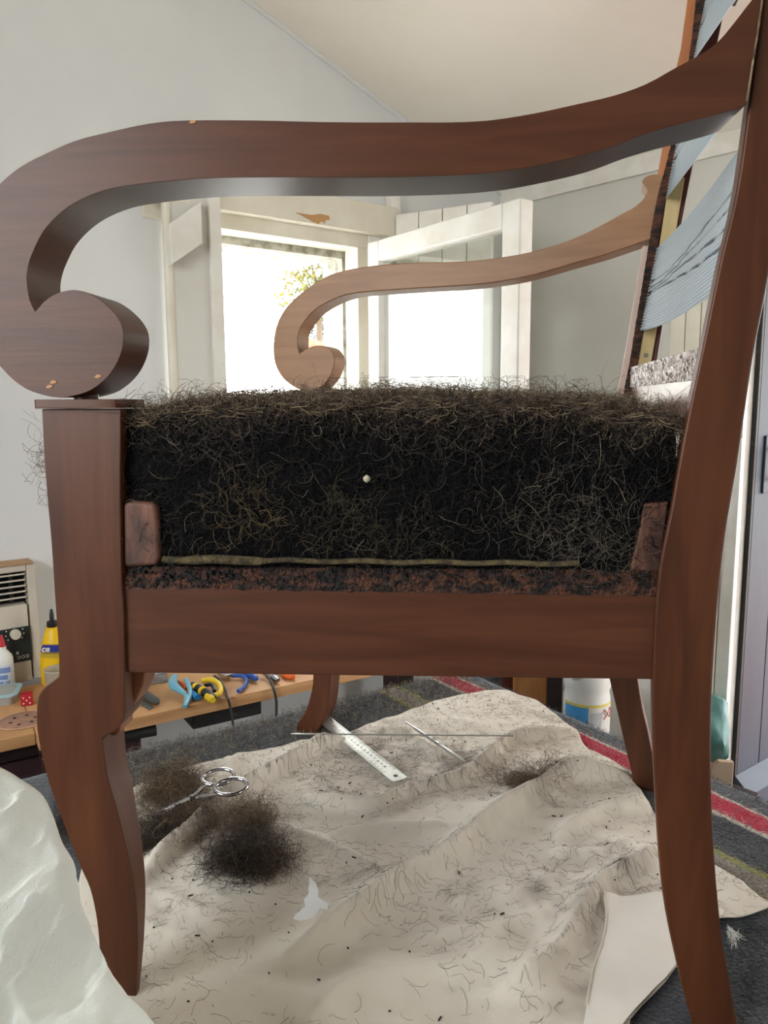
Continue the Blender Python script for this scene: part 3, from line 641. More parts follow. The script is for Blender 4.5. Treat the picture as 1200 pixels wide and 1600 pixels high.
# teal bag on a brown box, beige board
tp = WB.at(1104, 1192, -.13); bx = Fr((tp.x, tp.y, 0), -48)
mk('cardboard_box', box(bx, -.20, .005, -.05, .07, 0, tp.z), mat('brown_box', srgb(120, 84, 64), .8), label='brown box beneath the teal bag by the doorway', cat='box', bevel=.003)
bgp = []
V = []; F = []; n_ = 22; m_ = 12
for j in range(m_+1):
    th_ = math.pi*j/m_
    for i in range(n_):
        a = 2*math.pi*i/n_; r_ = (.085*math.sin(th_)**.6)*(1+.12*math.sin(3*a+j*.6)+.06*math.sin(7*a+j)); 
        V.append(bx(-.04+r_*1.1*math.cos(a), .01+r_*.6*math.sin(a), tp.z+.002+.17*(1-math.cos(th_))/2+.02*math.sin(2*a)*math.sin(th_)))
for j in range(m_):
    for i in range(n_): F.append((j*n_+i, j*n_+(i+1) % n_, (j+1)*n_+(i+1) % n_, (j+1)*n_+i))
mk('bag', (V, F), mat('teal_bag', srgb(96, 142, 138), .4, col2=srgb(70, 116, 114), scale=14, bump=.3), smooth=True, label='crumpled teal plastic bag on a brown box by the doorway', cat='bag')
bp_ = WB.at(1122, 1208, -.20)
f_ = Fr((bp_.x, bp_.y, 0), -10)
mk('rounded_board', (lambda P: extr(P, f_.y*.015))([f_(-.02, 0, 0), f_(.035, 0, 0), f_(.035, 0, bp_.z+.03), f_(.0, 0, bp_.z+.03), f_(-.014, 0, bp_.z+.015), f_(-.02, 0, bp_.z-.02)]), mat('beige_board', srgb(190, 166, 142), .7), label='small beige board with rounded corner by the door jamb', cat='board', bevel=.002)

# ================================================================== TABLE with blanket
C0 = onz(690, 1056, ZT); eL = (onz(60, 1210, ZT)-C0).normalized(); eR = (onz(1200, 1250, ZT)-C0).normalized()
_n = (C0-eL*.055, C0+eL*.010+eR*.65); C0 = _n[0]; eR = (_n[1]-_n[0]).normalized()
def tp_(a, b, z=ZT): q = C0+eL*a+eR*b; return Vector((q.x, q.y, z))     # a along left edge, b along right edge
LA, LB_ = 1.15, 1.25
tb = thing('work_table', 'table under the grey blanket carrying the armchair', 'table', tp_(LA/2, LB_/2, 0))
q4 = [tp_(.012, .012), tp_(LA-.02, .012), tp_(LA-.02, LB_-.02), tp_(.012, LB_-.02)]
mk('table_top', extr([Vector((p.x, p.y, ZT-.03)) for p in q4], Vector((0, 0, .024))), M_bench, tb)
for a, b in ((.06, .06), (LA-.1, .06), (LA-.1, LB_-.1), (.06, LB_-.1)):
    p = tp_(a, b, 0); mk('leg', box(Fr(p, 34), -.03, .03, -.03, .03, 0, ZT-.03), M_dark, tb, bevel=.003)
# blanket: flat top, rounded fall on each side
def blk_h(a, b):
    return .0015*noise.noise(Vector((a*14, b*14, 3)))+.001*noise.noise(Vector((a*60, b*60, 1)))
def fold(t, Lm):                                  # distance along cloth -> (plan position, drop)
    r = .018
    if t < 0:
        s = -t
        if s < r*1.57: return (r-r*math.sin(s/r)-r, r-r*math.cos(s/r))
        return (-r, r+(s-r*1.57))
    if t > Lm:
        x, d = fold(-(t-Lm), Lm); return (Lm-x, d)
    return (t, 0.0)
drop = .22; na, nb = 150, 150
V = []; F = []
for i in range(na+1):
    ta = -drop+(LA+2*drop)*i/na
    for j in range(nb+1):
        tb_ = -drop+(LB_+2*drop)*j/nb
        xa, da = fold(ta, LA); xb, db = fold(tb_, LB_)
        dd_ = max(da, db); flare = 0.12*dd_*(1+.6*math.sin((ta+tb_)*14))
        xa += (-flare if ta < 0 else flare if ta > LA else 0)*(da > 0); xb += (-flare if tb_ < 0 else flare if tb_ > LB_ else 0)*(db > 0)
        p = tp_(xa, xb); V.append((p.x, p.y, ZT-dd_+blk_h(ta, tb_)-.002))
for i in range(na):
    for j in range(nb): k = i*(nb+1)+j; F.append((k, k+1, k+nb+2, k+nb+1))
bk = bpy.data.materials.new('striped_wool'); bk.use_nodes = True; N = bk.node_tree.nodes; L = bk.node_tree.links
bs = N['Principled BSDF']; bs.inputs['Roughness'].default_value = 1; bs.inputs['Sheen Weight'].default_value = .3; bs.inputs['Specular IOR Level'].default_value = .1
at = N.new('ShaderNodeAttribute'); at.attribute_name = 'Col'
nz = N.new('ShaderNodeTexNoise'); nz.inputs['Scale'].default_value = 260; nz.inputs['Detail'].default_value = 4
tcn = N.new('ShaderNodeTexCoord'); L.new(tcn.outputs['Object'], nz.inputs['Vector'])
mr = N.new('ShaderNodeMapRange'); mr.inputs['From Min'].default_value = .3; mr.inputs['From Max'].default_value = .7; mr.inputs['To Min'].default_value = .5; mr.inputs['To Max'].default_value = 1.5
L.new(nz.outputs['Fac'], mr.inputs['Value'])
vm = N.new('ShaderNodeVectorMath'); vm.operation = 'SCALE'; L.new(at.outputs['Color'], vm.inputs[0]); L.new(mr.outputs[0], vm.inputs['Scale']); L.new(vm.outputs[0], bs.inputs['Base Color'])
bp = N.new('ShaderNodeBump'); bp.inputs['Strength'].default_value = .7; bp.inputs['Distance'].default_value = .003; L.new(nz.outputs['Fac'], bp.inputs['Height']); L.new(bp.outputs[0], bs.inputs['Normal'])
def a_of(px, py): v = onz(px, py, ZT)-C0; den = eL.x*eR.y-eL.y*eR.x; return (v.x*eR.y-v.y*eR.x)/den, (eL.x*v.y-eL.y*v.x)/den
r0 = (a_of(880, 1118)[0]+a_of(1160, 1252)[0])/2; r1 = (a_of(862, 1138)[0]+a_of(1125, 1275)[0])/2
g0 = a_of(1130, 1345)[0]
G1, G2, RD, WH, YG, LT = [np.array(srgb(*c)[:3]) for c in ((74, 76, 80), (58, 60, 64), (176, 26, 56), (186, 178, 166), (132, 130, 62), (132, 124, 112))]
print('stripe', r0, r1, g0, [a_of(*q) for q in ((700, 1060), (740, 1085), (1200, 1318), (1200, 1265), (1200, 1390), (1130, 1340))])
rs0, rs1 = .034, .072; gy = .158
def stripe(a):
    j = lambda w_: w_
    if a < rs0-.006: return G1
    if a < rs0 or rs1 < a < rs1+.007: return WH
    if a <= rs1: return RD
    if gy-.006 < a < gy+.004: return YG
    if gy+.004 <= a < gy+.036: return LT
    if gy+.036 <= a < gy+.045: return YG
    return G2
sub = np.linspace(-drop, LA+drop, na+1)
# finer columns near the stripes so the bands stay crisp
V = []; F = []
cols_a = sorted(set([round(x, 4) for x in list(np.linspace(-drop, LA+drop, 120))+list(np.linspace(.0, .27, 90))]))
na = len(cols_a)-1; CC = []
for ta in cols_a:
    for j in range(nb+1):
        tb_ = -drop+(LB_+2*drop)*j/nb
        xa, da = fold(ta, LA); xb, db = fold(tb_, LB_)
        dd_ = max(da, db); flare = 0.10*dd_*(1+.6*math.sin((ta+tb_)*14))
        if da > 0: xa += -flare if ta < 0 else flare
        if db > 0: xb += -flare if tb_ < 0 else flare
        p = tp_(xa, xb); V.append((p.x, p.y, ZT-dd_+blk_h(ta, tb_)-.002))
        CC.append(list(stripe(ta+.0016*noise.noise(Vector((ta*80, tb_*60, 0)))))+[1])
for i in range(na):
    for j in range(nb): k = i*(nb+1)+j; F.append((k, k+nb+1, k+nb+2, k+1))
bl = mk('wool_blanket', (np.array(V), np.array(F)), bk, label='dark grey wool blanket with red and yellow-green stripes covering the table', cat='blanket', cols=CC, smooth=True)
# wool nap: short fibres
def fibres(n, seed, amax=.6):
    r = np.random.default_rng(seed); A = np.where(r.random(n) < .6, r.uniform(-.02, .35, n), r.uniform(-.02, LA, n)); B = r.uniform(-.03, LB_, n)
    P = np.array([tp_(a, b) for a, b in zip(A, B)])
    for i, (a, b) in enumerate(zip(A, B)):
        xa, da = fold(a, LA); xb, db = fold(b, LB_); q = tp_(xa, xb); P[i] = (q.x, q.y, ZT-max(da, db)-.001)
    col = np.array([stripe(a+r.normal()*.002) for a in A])*r.uniform(.7, 2.0, (n, 1))
    D = r.normal(size=(n, 3)); D[:, 2] = np.abs(D[:, 2])*.6+.25
    return strands(n, P, D, r.uniform(.004, .011, n), 4, .00022, 120, np.clip(col, 0, 1), seed)
v, f, c = fibres(26000, 21)
mk('wool_nap', (v, f), M_fuzz, bl, cols=c, kind='stuff', smooth=True)

# ================================================================== MUSLIN CLOTH
outline = [(150, 1300), (215, 1235), (300, 1205), (356, 1190), (372, 1181), (396, 1180), (440, 1172), (470, 1162), (520, 1160), (556, 1146), (600, 1128), (625, 1120), (680, 1100), (740, 1088), (783, 1083), (812, 1092), (838, 1100), (868, 1122), (890, 1142),
           (906, 1156), (913, 1172), (922, 1180), (945, 1190), (962, 1200), (984, 1224), (1000, 1240), (1012, 1262), (1040, 1300), (1080, 1335), (1115, 1358), (1150, 1380), (1176, 1402), (1204, 1425), (1160, 1440), (1125, 1445), (1110, 1460), (1072, 1500), (1040, 1545), (985, 1605), (960, 1680), (700, 1760), (420, 1780), (180, 1720), (60, 1640), (95, 1500), (120, 1400)]
R_ = [  # polyline px, amplitude, far-side sigma, near-side sigma
    ([(215, 1400), (262, 1355), (300, 1318), (345, 1272), (400, 1240), (450, 1212), (500, 1182), (545, 1168)], .022, .020, .0042),
    ([(906, 1150), (860, 1158), (800, 1166), (765, 1195), (720, 1228), (640, 1250), (590, 1272), (520, 1268), (470, 1255)], .015, .022, .007),
    ([(984, 1224), (930, 1222), (885, 1224), (850, 1250), (790, 1285), (740, 1325), (700, 1362), (640, 1392), (560, 1450), (500, 1490), (440, 1520)], .024, .032, .010),
    ([(1015, 1270), (960, 1275), (920, 1290), (870, 1320)], .013, .018, .008),
    ([(1040, 1340), (1000, 1372), (950, 1400), (915, 1440), (880, 1500), (840, 1540), (780, 1570)], .019, .028, .010),
    ([(470, 1640), (540, 1570), (620, 1545), (720, 1530), (800, 1500)], .014, .03, .02),
    ([(620, 1140), (680, 1180), (760, 1190)], .006, .02, .015),
    ([(430, 1300), (520, 1330), (600, 1380)], .005, .012, .012),
    ([(520, 1310), (620, 1300), (700, 1310)], .006, .012, .012),
    ([(860, 1340), (930, 1350), (990, 1330)], .007, .014, .012),
    ([(360, 1195), (350, 1225), (320, 1250)], .010, .02, .02),
    ([(700, 1420), (800, 1410), (880, 1385)], .006, .02, .015),
    ([(640, 1480), (760, 1470), (860, 1440)], .006, .02, .015),
]
RL = []
for pts, A, sf, sn in R_:
    P = np.array([onz(x, y, ZT)[:2] for x, y in pts]); RL.append((np.array([p[:] for p in crom([Vector((p[0], p[1], 0)) for p in P], 4)])[:, :2], A, sf, sn))
def cloth_h(X):
    X = np.atleast_2d(np.asarray(X, float))[:, :2]; h = np.zeros(len(X))
    for P, A, sf, sn in RL:
        best = np.full(len(X), 1e9); side = np.zeros(len(X)); tt = np.zeros(len(X)); n = len(P)-1
        for k in range(n):
            a = P[k]; d = P[k+1]-a; L2 = (d**2).sum(); t = np.clip(((X-a)@d)/L2, 0, 1); q = a+t[:, None]*d; dv = X-q; ds = np.sqrt((dv**2).sum(1))
            m_ = ds < best; best[m_] = ds[m_]; side[m_] = dv[m_, 1]; tt[m_] = (k+t[m_])/n
        s = np.where(side > 0, sf, sn)*(1+.25*np.sin(tt*17)); tap = np.clip(np.minimum(tt, 1-tt)*6+.25, 0, 1)
        h += 1.35*A*np.exp(.30-np.sqrt((best/s*1.5)**2+.09))*tap
    return h
def cloth_fine(p):
    x, y = p[0], p[1]
    n1 = noise.noise(Vector((x*9, y*9, 5.1))); n2 = abs(noise.noise(Vector((x*16+y*9, y*22, 2.3)))); n3 = abs(noise.noise(Vector((x*48, y*40+x*20, 7.7))))
    n4 = abs(noise.noise(Vector((x*26-y*18, y*30+x*6, 11.1)))); m = .5+.5*noise.noise(Vector((x*5, y*5, 3.3)))
    return .006+.003*n1+.0038*(.35-n2)+.0032*m*(.3-n4)+.0012*(.3-n3)
def cloth_z(X):
    X = np.atleast_2d(X); return ZT+np.maximum(cloth_h(X)+np.array([cloth_fine(p) for p in X]), .002)
def patch(outl, step, plane_z=ZT, k=3, fray=0.0):
    P = crom([Vector((*onz(x, y, plane_z)[:2], 0)) for x, y in outl], k, closed=True); r = random.Random(3)
    P = [Vector((p.x+r.uniform(-fray, fray), p.y+r.uniform(-fray, fray))) for p in P]; n = len(P)
    xs = [p.x for p in P]; ys = [p.y for p in P]; pts = []
    PA = np.array([(p.x, p.y) for p in P])
    gx, gy_ = np.meshgrid(np.arange(min(xs), max(xs), step), np.arange(min(ys), max(ys), step)); G = np.stack([gx.ravel(), gy_.ravel()], 1)+np.random.default_rng(1).uniform(-.25, .25, (gx.size, 2))*step
    ins = np.zeros(len(G), bool); j = n-1
    for i in range(n):
        a, b = PA[i], PA[j]; c = ((a[1] > G[:, 1]) != (b[1] > G[:, 1])) & (G[:, 0] < (b[0]-a[0])*(G[:, 1]-a[1])/(b[1]-a[1]+1e-12)+a[0]); ins ^= c; j = i
    G = G[ins]
    allv = P+[Vector(g) for g in G]
    ov, oe, of, *_ = delaunay_2d_cdt(allv, [(i, (i+1) % n) for i in range(n)], [tuple(range(n))], 1, 1e-7)
    return np.array([(v_.x, v_.y) for v_ in ov]), [tuple(f_) for f_ in of]
P2, FF = patch(outline, .0040, fray=.0008)
Z = cloth_z(P2)
DC = [(onz(x, y, ZT), s_, a_) for x, y, s_, a_ in ((600, 1165, .07, .6), (700, 1210, .06, .5), (810, 1235, .05, .7), (500, 1230, .05, .35), (270, 1290, .07, .7), (390, 1330, .06, .5), (960, 1370, .05, .4), (880, 1420, .05, .35), (960, 1560, .05, .4), (620, 1265, .04, .3))]
def dirt(p):
    d = sum(a_*math.exp(-((p[0]-c_.x)**2+(p[1]-c_.y)**2)/s_**2) for c_, s_, a_ in DC)
    n_ = noise.noise(Vector((p[0]*22, p[1]*22, 4)))+.6*noise.noise(Vector((p[0]*70, p[1]*70, 8)))
    return min(1, max(0, d*(.75+1.0*n_)+.12*n_))
mA = np.array(srgb(224, 214, 198)[:3]); mB = np.array(srgb(112, 94, 80)[:3]); DT = [dirt(p) for p in P2]
mcol = [list(mA*(1-d)+mB*d)+[1] for d in DT]
M_musl.node_tree.links.clear() if False else None
M_mus3 = mat('soiled_muslin', srgb(222, 212, 196), 0.95, attr='Col', bump=0.12, bump_scale=500, scale=9, sheen=0.1)
mc = mk('muslin_cloth', (np.column_stack([P2, Z]), FF), M_mus3, cols=mcol, smooth=True, label='large crumpled unbleached muslin cloth under the armchair, littered with hair', cat='cloth')
mc.data.set_sharp_from_angle(angle=math.radians(180))
sm = mc.modifiers.new('thick', 'SOLIDIFY'); sm.thickness = .0008; sm.offset = -1
# folded-over corner with torn hem
fo = [(944, 1424), (985, 1420), (1040, 1412), (1090, 1425), (1130, 1440), (1112, 1460), (1072, 1500), (1040, 1545), (985, 1605), (930, 1680), (905, 1680), (916, 1590), (925, 1540), (938, 1500), (946, 1460)]
P3, F3 = patch(fo, .0055, fray=.0006)
def foldz(X): 
    z = cloth_z(X)+.007+.004*np.array([noise.noise(Vector((p[0]*14, p[1]*14, 9))) for p in X]); return z
mk('folded_corner', (np.column_stack([P3, foldz(P3)]), F3), M_musl2, mc, smooth=True, label='whiter corner of the cloth folded over')
hem = [Vector((*onz(x, y, ZT)[:2], 0)) for x, y in ((944, 1424), (946, 1460), (938, 1500), (925, 1540), (916, 1590))]
hm = crom(hem, 6); hz = foldz(np.array([p[:2] for p in hm]))
mk('hem_thread', tube([Vector((p.x, p.y, z+.001)) for p, z in zip(hm, hz)], .0009, 5), M_musl, mc, smooth=True)
# torn scrap of white cloth
so = [(485, 1432), (495, 1440), (499, 1452), (498, 1462), (506, 1466), (514, 1470), (513, 1477), (502, 1476), (490, 1489), (480, 1493), (470, 1494), (460, 1491), (462, 1485), (478, 1476), (476, 1466), (483, 1458), (483, 1446)]
P4, F4 = patch(so, .004, k=1)
mk('cloth_scrap', (np.column_stack([P4, cloth_z(P4).max()+.001+(P4[:, 1]-P4[:, 1].min())*.15+.005*np.array([noise.noise(Vector((p[0]*40, p[1]*40, 0))) for p in P4])]), F4), mat('fresh_white_cotton', srgb(250, 249, 246), .9, col2=srgb(244, 243, 240)), smooth=True, label='small torn scrap of white fabric lying on the muslin', cat='fabric scrap')
# frayed tuft at the cloth corner
fp = onz(1140, 1462, ZT); n = 40; P0 = np.tile(np.array(fp)+[0, 0, .008], (n, 1))+RNG.normal(size=(n, 3))*.002; D = np.tile(np.array([.1, -.9, -.1]), (n, 1))+RNG.normal(size=(n, 3))*.14
v, f, c = strands(n, P0, D, RNG.uniform(.012, .026, n), 6, .0003, 60, hcol(n, [(230, 228, 222)], .1), 5)
mk('frayed_threads', (v, f), M_fuzz, mc, cols=c, kind='stuff', smooth=True)

# ================================================================== WHITE SHEET heap, lower left
crest = [(-60, 1170, .50), (0, 1202, .50), (40, 1226, .50), (70, 1252, .50), (100, 1310, .495), (128, 1360, .49), (138, 1420, .48), (150, 1470, .475), (172, 1520, .47), (205, 1562, .465), (245, 1605, .46), (300, 1680, .46)]
def dep(px, py, D): d = ray(px, py); return Vector((d.x, d.y, d.z))*(D/d.y)+Vector((0, 0, H))
CR = crom([dep(*c_) for c_ in crest], 14)
V = []; F = []; nr = 110
for i, p in enumerate(CR):
    t_ = i/len(CR)
    back = Vector((p.x-.04, p.y+.05, ZT+.004))
    for j in range(nr+1):
        s = j/nr
        if s < .2:
            k = s/.2; q = back.lerp(p, k); q.z = back.z+(p.z-back.z)*math.sin(k*math.pi/2)
        else:
            k = (s-.2)/.8; dx = Vector((-.20, -.30, 0))*k; hgt = (p.z-ZT)
            q = p+dx; q.z = ZT+.004+max(hgt*(1-k**1.7), 0)
        amp = .019*min(1, j/11)*(1 if j > 22 else .35)
        fo_ = 1.1*noise.noise(Vector((t_*4+s*1.6, s*4.5, .3)))+.7*(1-2.4*abs(noise.noise(Vector((t_*5-s*3, s*8, 4.2)))))+.22*(1-2.2*abs(noise.noise(Vector((t_*17+s*6, s*17, 1.2)))))+.07*noise.noise(Vector((t_*60, s*60, 6.2)))
        q = q+Vector((-.45, -.6, .65))*amp*(fo_-.4); q.z = max(q.z, ZT+.003)
        V.append(tuple(q))
for i in range(len(CR)-1):
    for j in range(nr): k = i*(nr+1)+j; F.append((k, k+1, k+nr+2, k+nr+1))
sh_ = mk('cotton_sheet', (V, F), M_sheet, smooth=True, label='bunched white cotton sheet heaped at the front leg of the chair', cat='sheet')
sh_.data.set_sharp_from_angle(angle=math.radians(180))
sb = sh_.modifiers.new('sub', 'SUBSURF'); sb.levels = 1; sb.render_levels = 1

# ================================================================== ARMCHAIR
chair = thing('armchair', 'scroll-arm wooden armchair stripped to its frame, seat packed with horsehair', 'chair', (0.03, .88, ZT))
NT = NEAR.n*.048
def npts(L_, off=0): return [NEAR.at(x, y, off) for x, y in L_]
def fpts(L_, off=0): return [FAR.at(x, y, off) for x, y in L_]
# near arm
top = [(1196, -28), (1186, -8), (1175, 0), (1150, 32), (1125, 62), (1100, 82), (1057, 105), (1010, 131), (960, 149), (900, 163), (835, 177), (764, 188), (700, 191), (640, 191), (560, 191), (480, 190), (400, 188), (293, 188), (233, 193), (167, 207), (117, 220), (67, 242), (33, 260), (0, 287), (-30, 325), (-50, 375), (-57, 430), (-52, 485), (-34, 535), (0, 572), (17, 590), (40, 607), (67, 617), (93, 621), (117, 618), (143, 609), (167, 590), (183, 567), (192, 540), (192, 513), (182, 493), (167, 477), (150, 464), (133, 456), (113, 453), (93, 457), (80, 463), (67, 473)]
inn = [(55, 487), (48, 472), (44, 455), (42, 433), (45, 413), (52, 393), (67, 363), (90, 337), (117, 317), (150, 302), (183, 293), (233, 286), (283, 281), (333, 278), (400, 277), (500, 277), (600, 277), (700, 274), (760, 270), (820, 262), (900, 245), (950, 231), (1000, 212), (1050, 197), (1112, 181), (1150, 170), (1166, 163)]
L1 = crom([Vector((x, y, 0)) for x, y in top], 3)+crom([Vector((x, y, 0)) for x, y in inn], 3)
arm_n = [NEAR.at(p.x, p.y, -.006) for p in L1]
mk('arm', extr(arm_n, NEAR.n*.054), M_woodh, chair, bevel=.0028, seg=3, ang=40)
# near arm glue line
mk('glue_line', tube([NEAR.at(x, y, -.007) for x, y in ((1191, 0), (1184, 50), (1176, 100), (1167, 158))], .0008, 6), mat('old_glue', srgb(150, 132, 104), .8, col2=srgb(60, 44, 30), scale=120), chair, smooth=True)
for cx__, cy__ in ((76, 604), (82, 597), (152, 588), (300, 190)):
    mk('chip_mark', extr([NEAR.at(x+dx, y+dy, -.0068) for dx, dy in ((-5, 2), (-1, -3), (5, -2), (6, 1), (0, 3)) for x, y in ((cx__, cy__),)], NEAR.n*.0005), mat('chipped_wood', srgb(190, 142, 100), .8), chair)
# cap plate
cp = crom([NEAR.pt(NEAR.s_of(NEAR.at(x, 632)), 0, o_) for x, o_ in ((60, -.002), (64, -.006), (110, -.007), (176, -.006), (186, -.002), (190, .02), (188, .046), (178, .050), (80, .050), (60, .046), (57, .02))], 4, closed=True)
zc = NEAR.at(120, 638).z; zc2 = NEAR.at(120, 624).z
mk('post_cap', extr([Vector((p.x, p.y, zc)) for p in cp], Vector((0, 0, zc2-zc))), M_woodh, chair, bevel=.0032, seg=3)
# dowel under the scroll
dwl = NEAR.at(135, 622, .024); mk('dowel', lathe(Fr((dwl.x, dwl.y, 0)), [(.010, zc2-.0005), (.010, zc2+.012)], 14), M_woodv, chair, smooth=True)
# near front leg + post in one profile
legL = [(65, 639), (68, 700), (73, 770), (80, 850), (86, 943), (91, 1013), (91.7, 1057), (82, 1065), (68, 1076), (59.5, 1090), (57, 1111), (58, 1142), (66, 1185), (77, 1227), (91, 1265), (108, 1311), (126, 1356), (140, 1388), (149, 1426), (154, 1465), (156, 1503), (163, 1535), (178, 1562), (196, 1580), (208, 1583)]
legR = [(212, 1568), (213.5, 1535), (215, 1482), (213, 1416), (206.5, 1367), (196, 1318), (182, 1262), (168, 1213), (161, 1165), (160, 1153), (178, 1144), (190, 1130), (195, 1112), (195, 1052), (193, 950), (190, 905), (188, 780), (189, 639)]
def dense(L_, k=3): return crom([Vector((x, y, 0)) for x, y in L_], k)
Lr = dense(legL[:7])+dense(legL[7:])+dense(legR[:10])+dense(legR[10:])
def lth(i):
    y = Lr[i].y
    w_ = .046 if y < 1150 else .046-.040*min(1, (y-1150)/430)**1.1
    return NEAR.n*w_
mk('front_leg', extr([NEAR.at(p.x, p.y) for p in Lr], lth), M_woodv, chair, bevel=.0022, seg=2, ang=38)
kb_ = dense([(150, 1040), (226, 1042), (227, 1055), (225, 1072), (215, 1095), (205, 1109), (196, 1120), (190, 1135), (185, 1150), (150, 1150)], 2)
mk('knee_ear', extr([NEAR.at(p.x-2, p.y, .02) for p in kb_], NEAR.n*.03), M_litv, chair, bevel=.002)
# near side rail
rl = [(187, 917), (1030, 930), (1026, 1062), (187, 1051)]
mk('side_rail', extr(npts(rl, .004), NEAR.n*.034), M_woodh, chair, bevel=.0012)
# ragged tacking edge, real bumps
V = []; F = []; nx, ny = 420, 12
for i in range(nx+1):
    px = 190+(1026-190)*i/nx
    for j in range(ny+1):
        k = j/ny; yb_ = 919+13*i/nx+3*noise.noise(Vector((i*.12, 0, 0))); yt_ = 885+6*i/nx+2*noise.noise(Vector((i*.2, 3, 0)))
        r_ = noise.noise(Vector((i*.28, j*.7, 2)))*.0022+noise.noise(Vector((i*.9, j*1.7, 5)))*.0012
        off = .0035+.006*k*k+.0-(r_ if j not in (0,) else 0)
        V.append(NEAR.at(px, yb_+(yt_-yb_)*k, off))
    V.append(NEAR.at(px, yt_, .036))
n1 = ny+2
for i in range(nx):
    for j in range(ny+1): a = i*n1+j; F.append((a, a+n1, a+n1+1, a+1))
mk('tacking_edge', (V, F), M_rag, chair, label='dark ragged strip torn by old tacks')
tk_ = []
r = random.Random(4)
for i in range(170):
    px = r.uniform(200, 1015); py = r.uniform(889, 919)+(px-190)/836*8; s_ = r.uniform(1.2, 2.6)
    tk_.append(extr([NEAR.at(px+s_*1.5*math.cos(a), py+s_*math.sin(a)*.8, .0022+r.uniform(0, .0006)) for a in np.linspace(0, 2*math.pi, 6, endpoint=False)], NEAR.n*.006))
mk('tack_holes', cat2(*tk_), MATS['soot_black'], chair, kind='stuff')
# corner blocks
mk('corner_block', extr(npts([(191, 786), (205, 783), (243, 786), (247, 830), (250, 872), (246, 884), (192, 888)], .003), NEAR.n*.03), M_block, chair, bevel=.004, label='worn rounded corner block')
mk('corner_block', extr(npts([(1007, 787), (1030, 785), (1046, 783), (1030, 895), (984, 892), (995, 850)], .008), NEAR.n*.026), M_block, chair, bevel=.002)
# rolled hessian edge
rp = [NEAR.at(255+i*(905-255)/40, 874+7*(i/40)+1.2*math.sin(i*.9), .004) for i in range(41)]
mk('hessian_roll', tube(rp, [.004 if i < 3 else .005 if i < 10 else .003 for i in range(41)], 10, flat=.75), M_hess, chair, smooth=True, label='khaki rolled hessian edge under the stuffing')
# near back post
bpL = [(1305, -680), (1262, -450), (1222, -220), (1200, -90), (1191, 0), (1170, 162), (1150, 300), (1125, 408), (1105, 505), (1085, 600), (1066, 692), (1047, 800), (1029, 893), (1021, 1000), (1019, 1120), (1024, 1255), (1034, 1390), (1055, 1500), (1080, 1597), (1090, 1634)]
bpR = [(1160, 1634), (1152, 1600), (1140, 1533), (1125, 1440), (1114, 1300), (1111, 1160), (1114, 1055), (1123, 933), (1135, 830), (1153, 722), (1177, 560), (1200, 440), (1216, 340), (1236, 200), (1255, 60), (1278, -90), (1300, -220), (1340, -450), (1382, -680)]
Lb = dense(bpL, 4)+dense(bpR, 4)
mk('back_leg', extr([NEAR.at(p.x, p.y) for p in Lb], Vector((.29, .957, 0))*.034), M_woodv, chair, bevel=.0028, seg=3, ang=38)
# far arm
ftop = [(1040, 276), (1032, 273), (1022, 272), (1009, 276), (1003, 284), (1007, 291), (1011, 299), (1004, 312), (990, 324), (975, 332), (937, 353), (900, 371), (860, 385), (808, 398), (731, 408), (653, 410), (602, 413), (550, 420), (514, 430), (483, 448), (452, 474), (434, 502), (427, 535), (429, 567), (441, 590), (460, 605), (480, 611), (500, 606), (515, 590), (523, 568), (521, 553), (511, 542), (494, 540), (480, 544)]
finn = [(468, 552), (465, 538), (467, 518), (478, 500), (493, 484), (519, 469), (550, 459), (602, 454), (679, 449), (731, 446), (782, 440), (834, 430), (900, 411), (950, 397), (1005, 378), (1030, 370)]
Lf = dense(ftop, 3)+dense(finn, 3)
mk('arm', extr([FAR.at(p.x, p.y) for p in Lf], Vector((.30, .95, 0)).normalized()*.045), M_lit, chair, bevel=.003, seg=2, ang=40)
# far front post and leg
fl1 = [(468, 618), (522, 618), (522, 900), (519, 1000), (517, 1056), (513.5, 1100), (506, 1127), (496, 1143), (487, 1151), (471, 1152), (463, 1145), (464, 1131), (474, 1116), (481, 1100), (486.6, 1077), (488.5, 1056), (486, 1000), (478, 940), (468, 860)]
Lq = dense(fl1, 2)
FD = Vector((.30, .95, 0)).normalized()
mk('front_leg', extr([FAR.at(p.x, p.y) for p in Lq], FD*.045), M_woodv, chair, bevel=.003, ang=40)
fcp = [FAR.pt(FAR.s_of(FAR.at(x, 615)), FAR.at(490, 618).z, o_) for x, o_ in ((455, -.006), (528, -.006), (530, .05), (457, .05))]
mk('post_cap', extr(fcp, Vector((0, 0, .009))), M_woodh, chair, bevel=.003)
# far back leg (below the seat) and post
fb1 = [(935, 960), (944, 1020), (952.5, 1062), (965, 1115), (975, 1160), (987, 1210), (993, 1236), (1030, 1240), (1022, 1190), (1012, 1140), (1004, 1106), (997, 1063), (990, 1020), (984, 960)]
mk('back_leg', extr([FAR.at(p.x, p.y) for p in dense(fb1, 2)], FD*.035), M_woodv, chair, bevel=.003, ang=40)
fpost = [(945, 960), (975, 640), (985, 600), (1003, 500), (1017, 400), (1030, 330), (1040, 270), (1051, 220), (1064, 160), (1080, 82), (1094, 0), (1104, -70), (1150, -70), (1135, 0), (1112, 110), (1090, 225), (1082, 262), (1066, 345), (1050, 425), (1037, 499), (1025, 575), (1015, 640), (990, 960)]
mk('back_post', extr([FAR.at(x, y, .004) for x, y in fpost], FD*.035), M_red, chair, bevel=.002, ang=40)
mk('post_face', extr([FAR.at(x, y, .001) for x, y in ((1074, 0), (1064, 75), (1057, 105), (1036, 225), (1027, 275), (1040, 278), (1052, 220), (1080, 82), (1094, 0), (1100, -40), (1081, -40))], FD*.02), M_orange, chair, bevel=.001, label='lighter orange face of the back post')
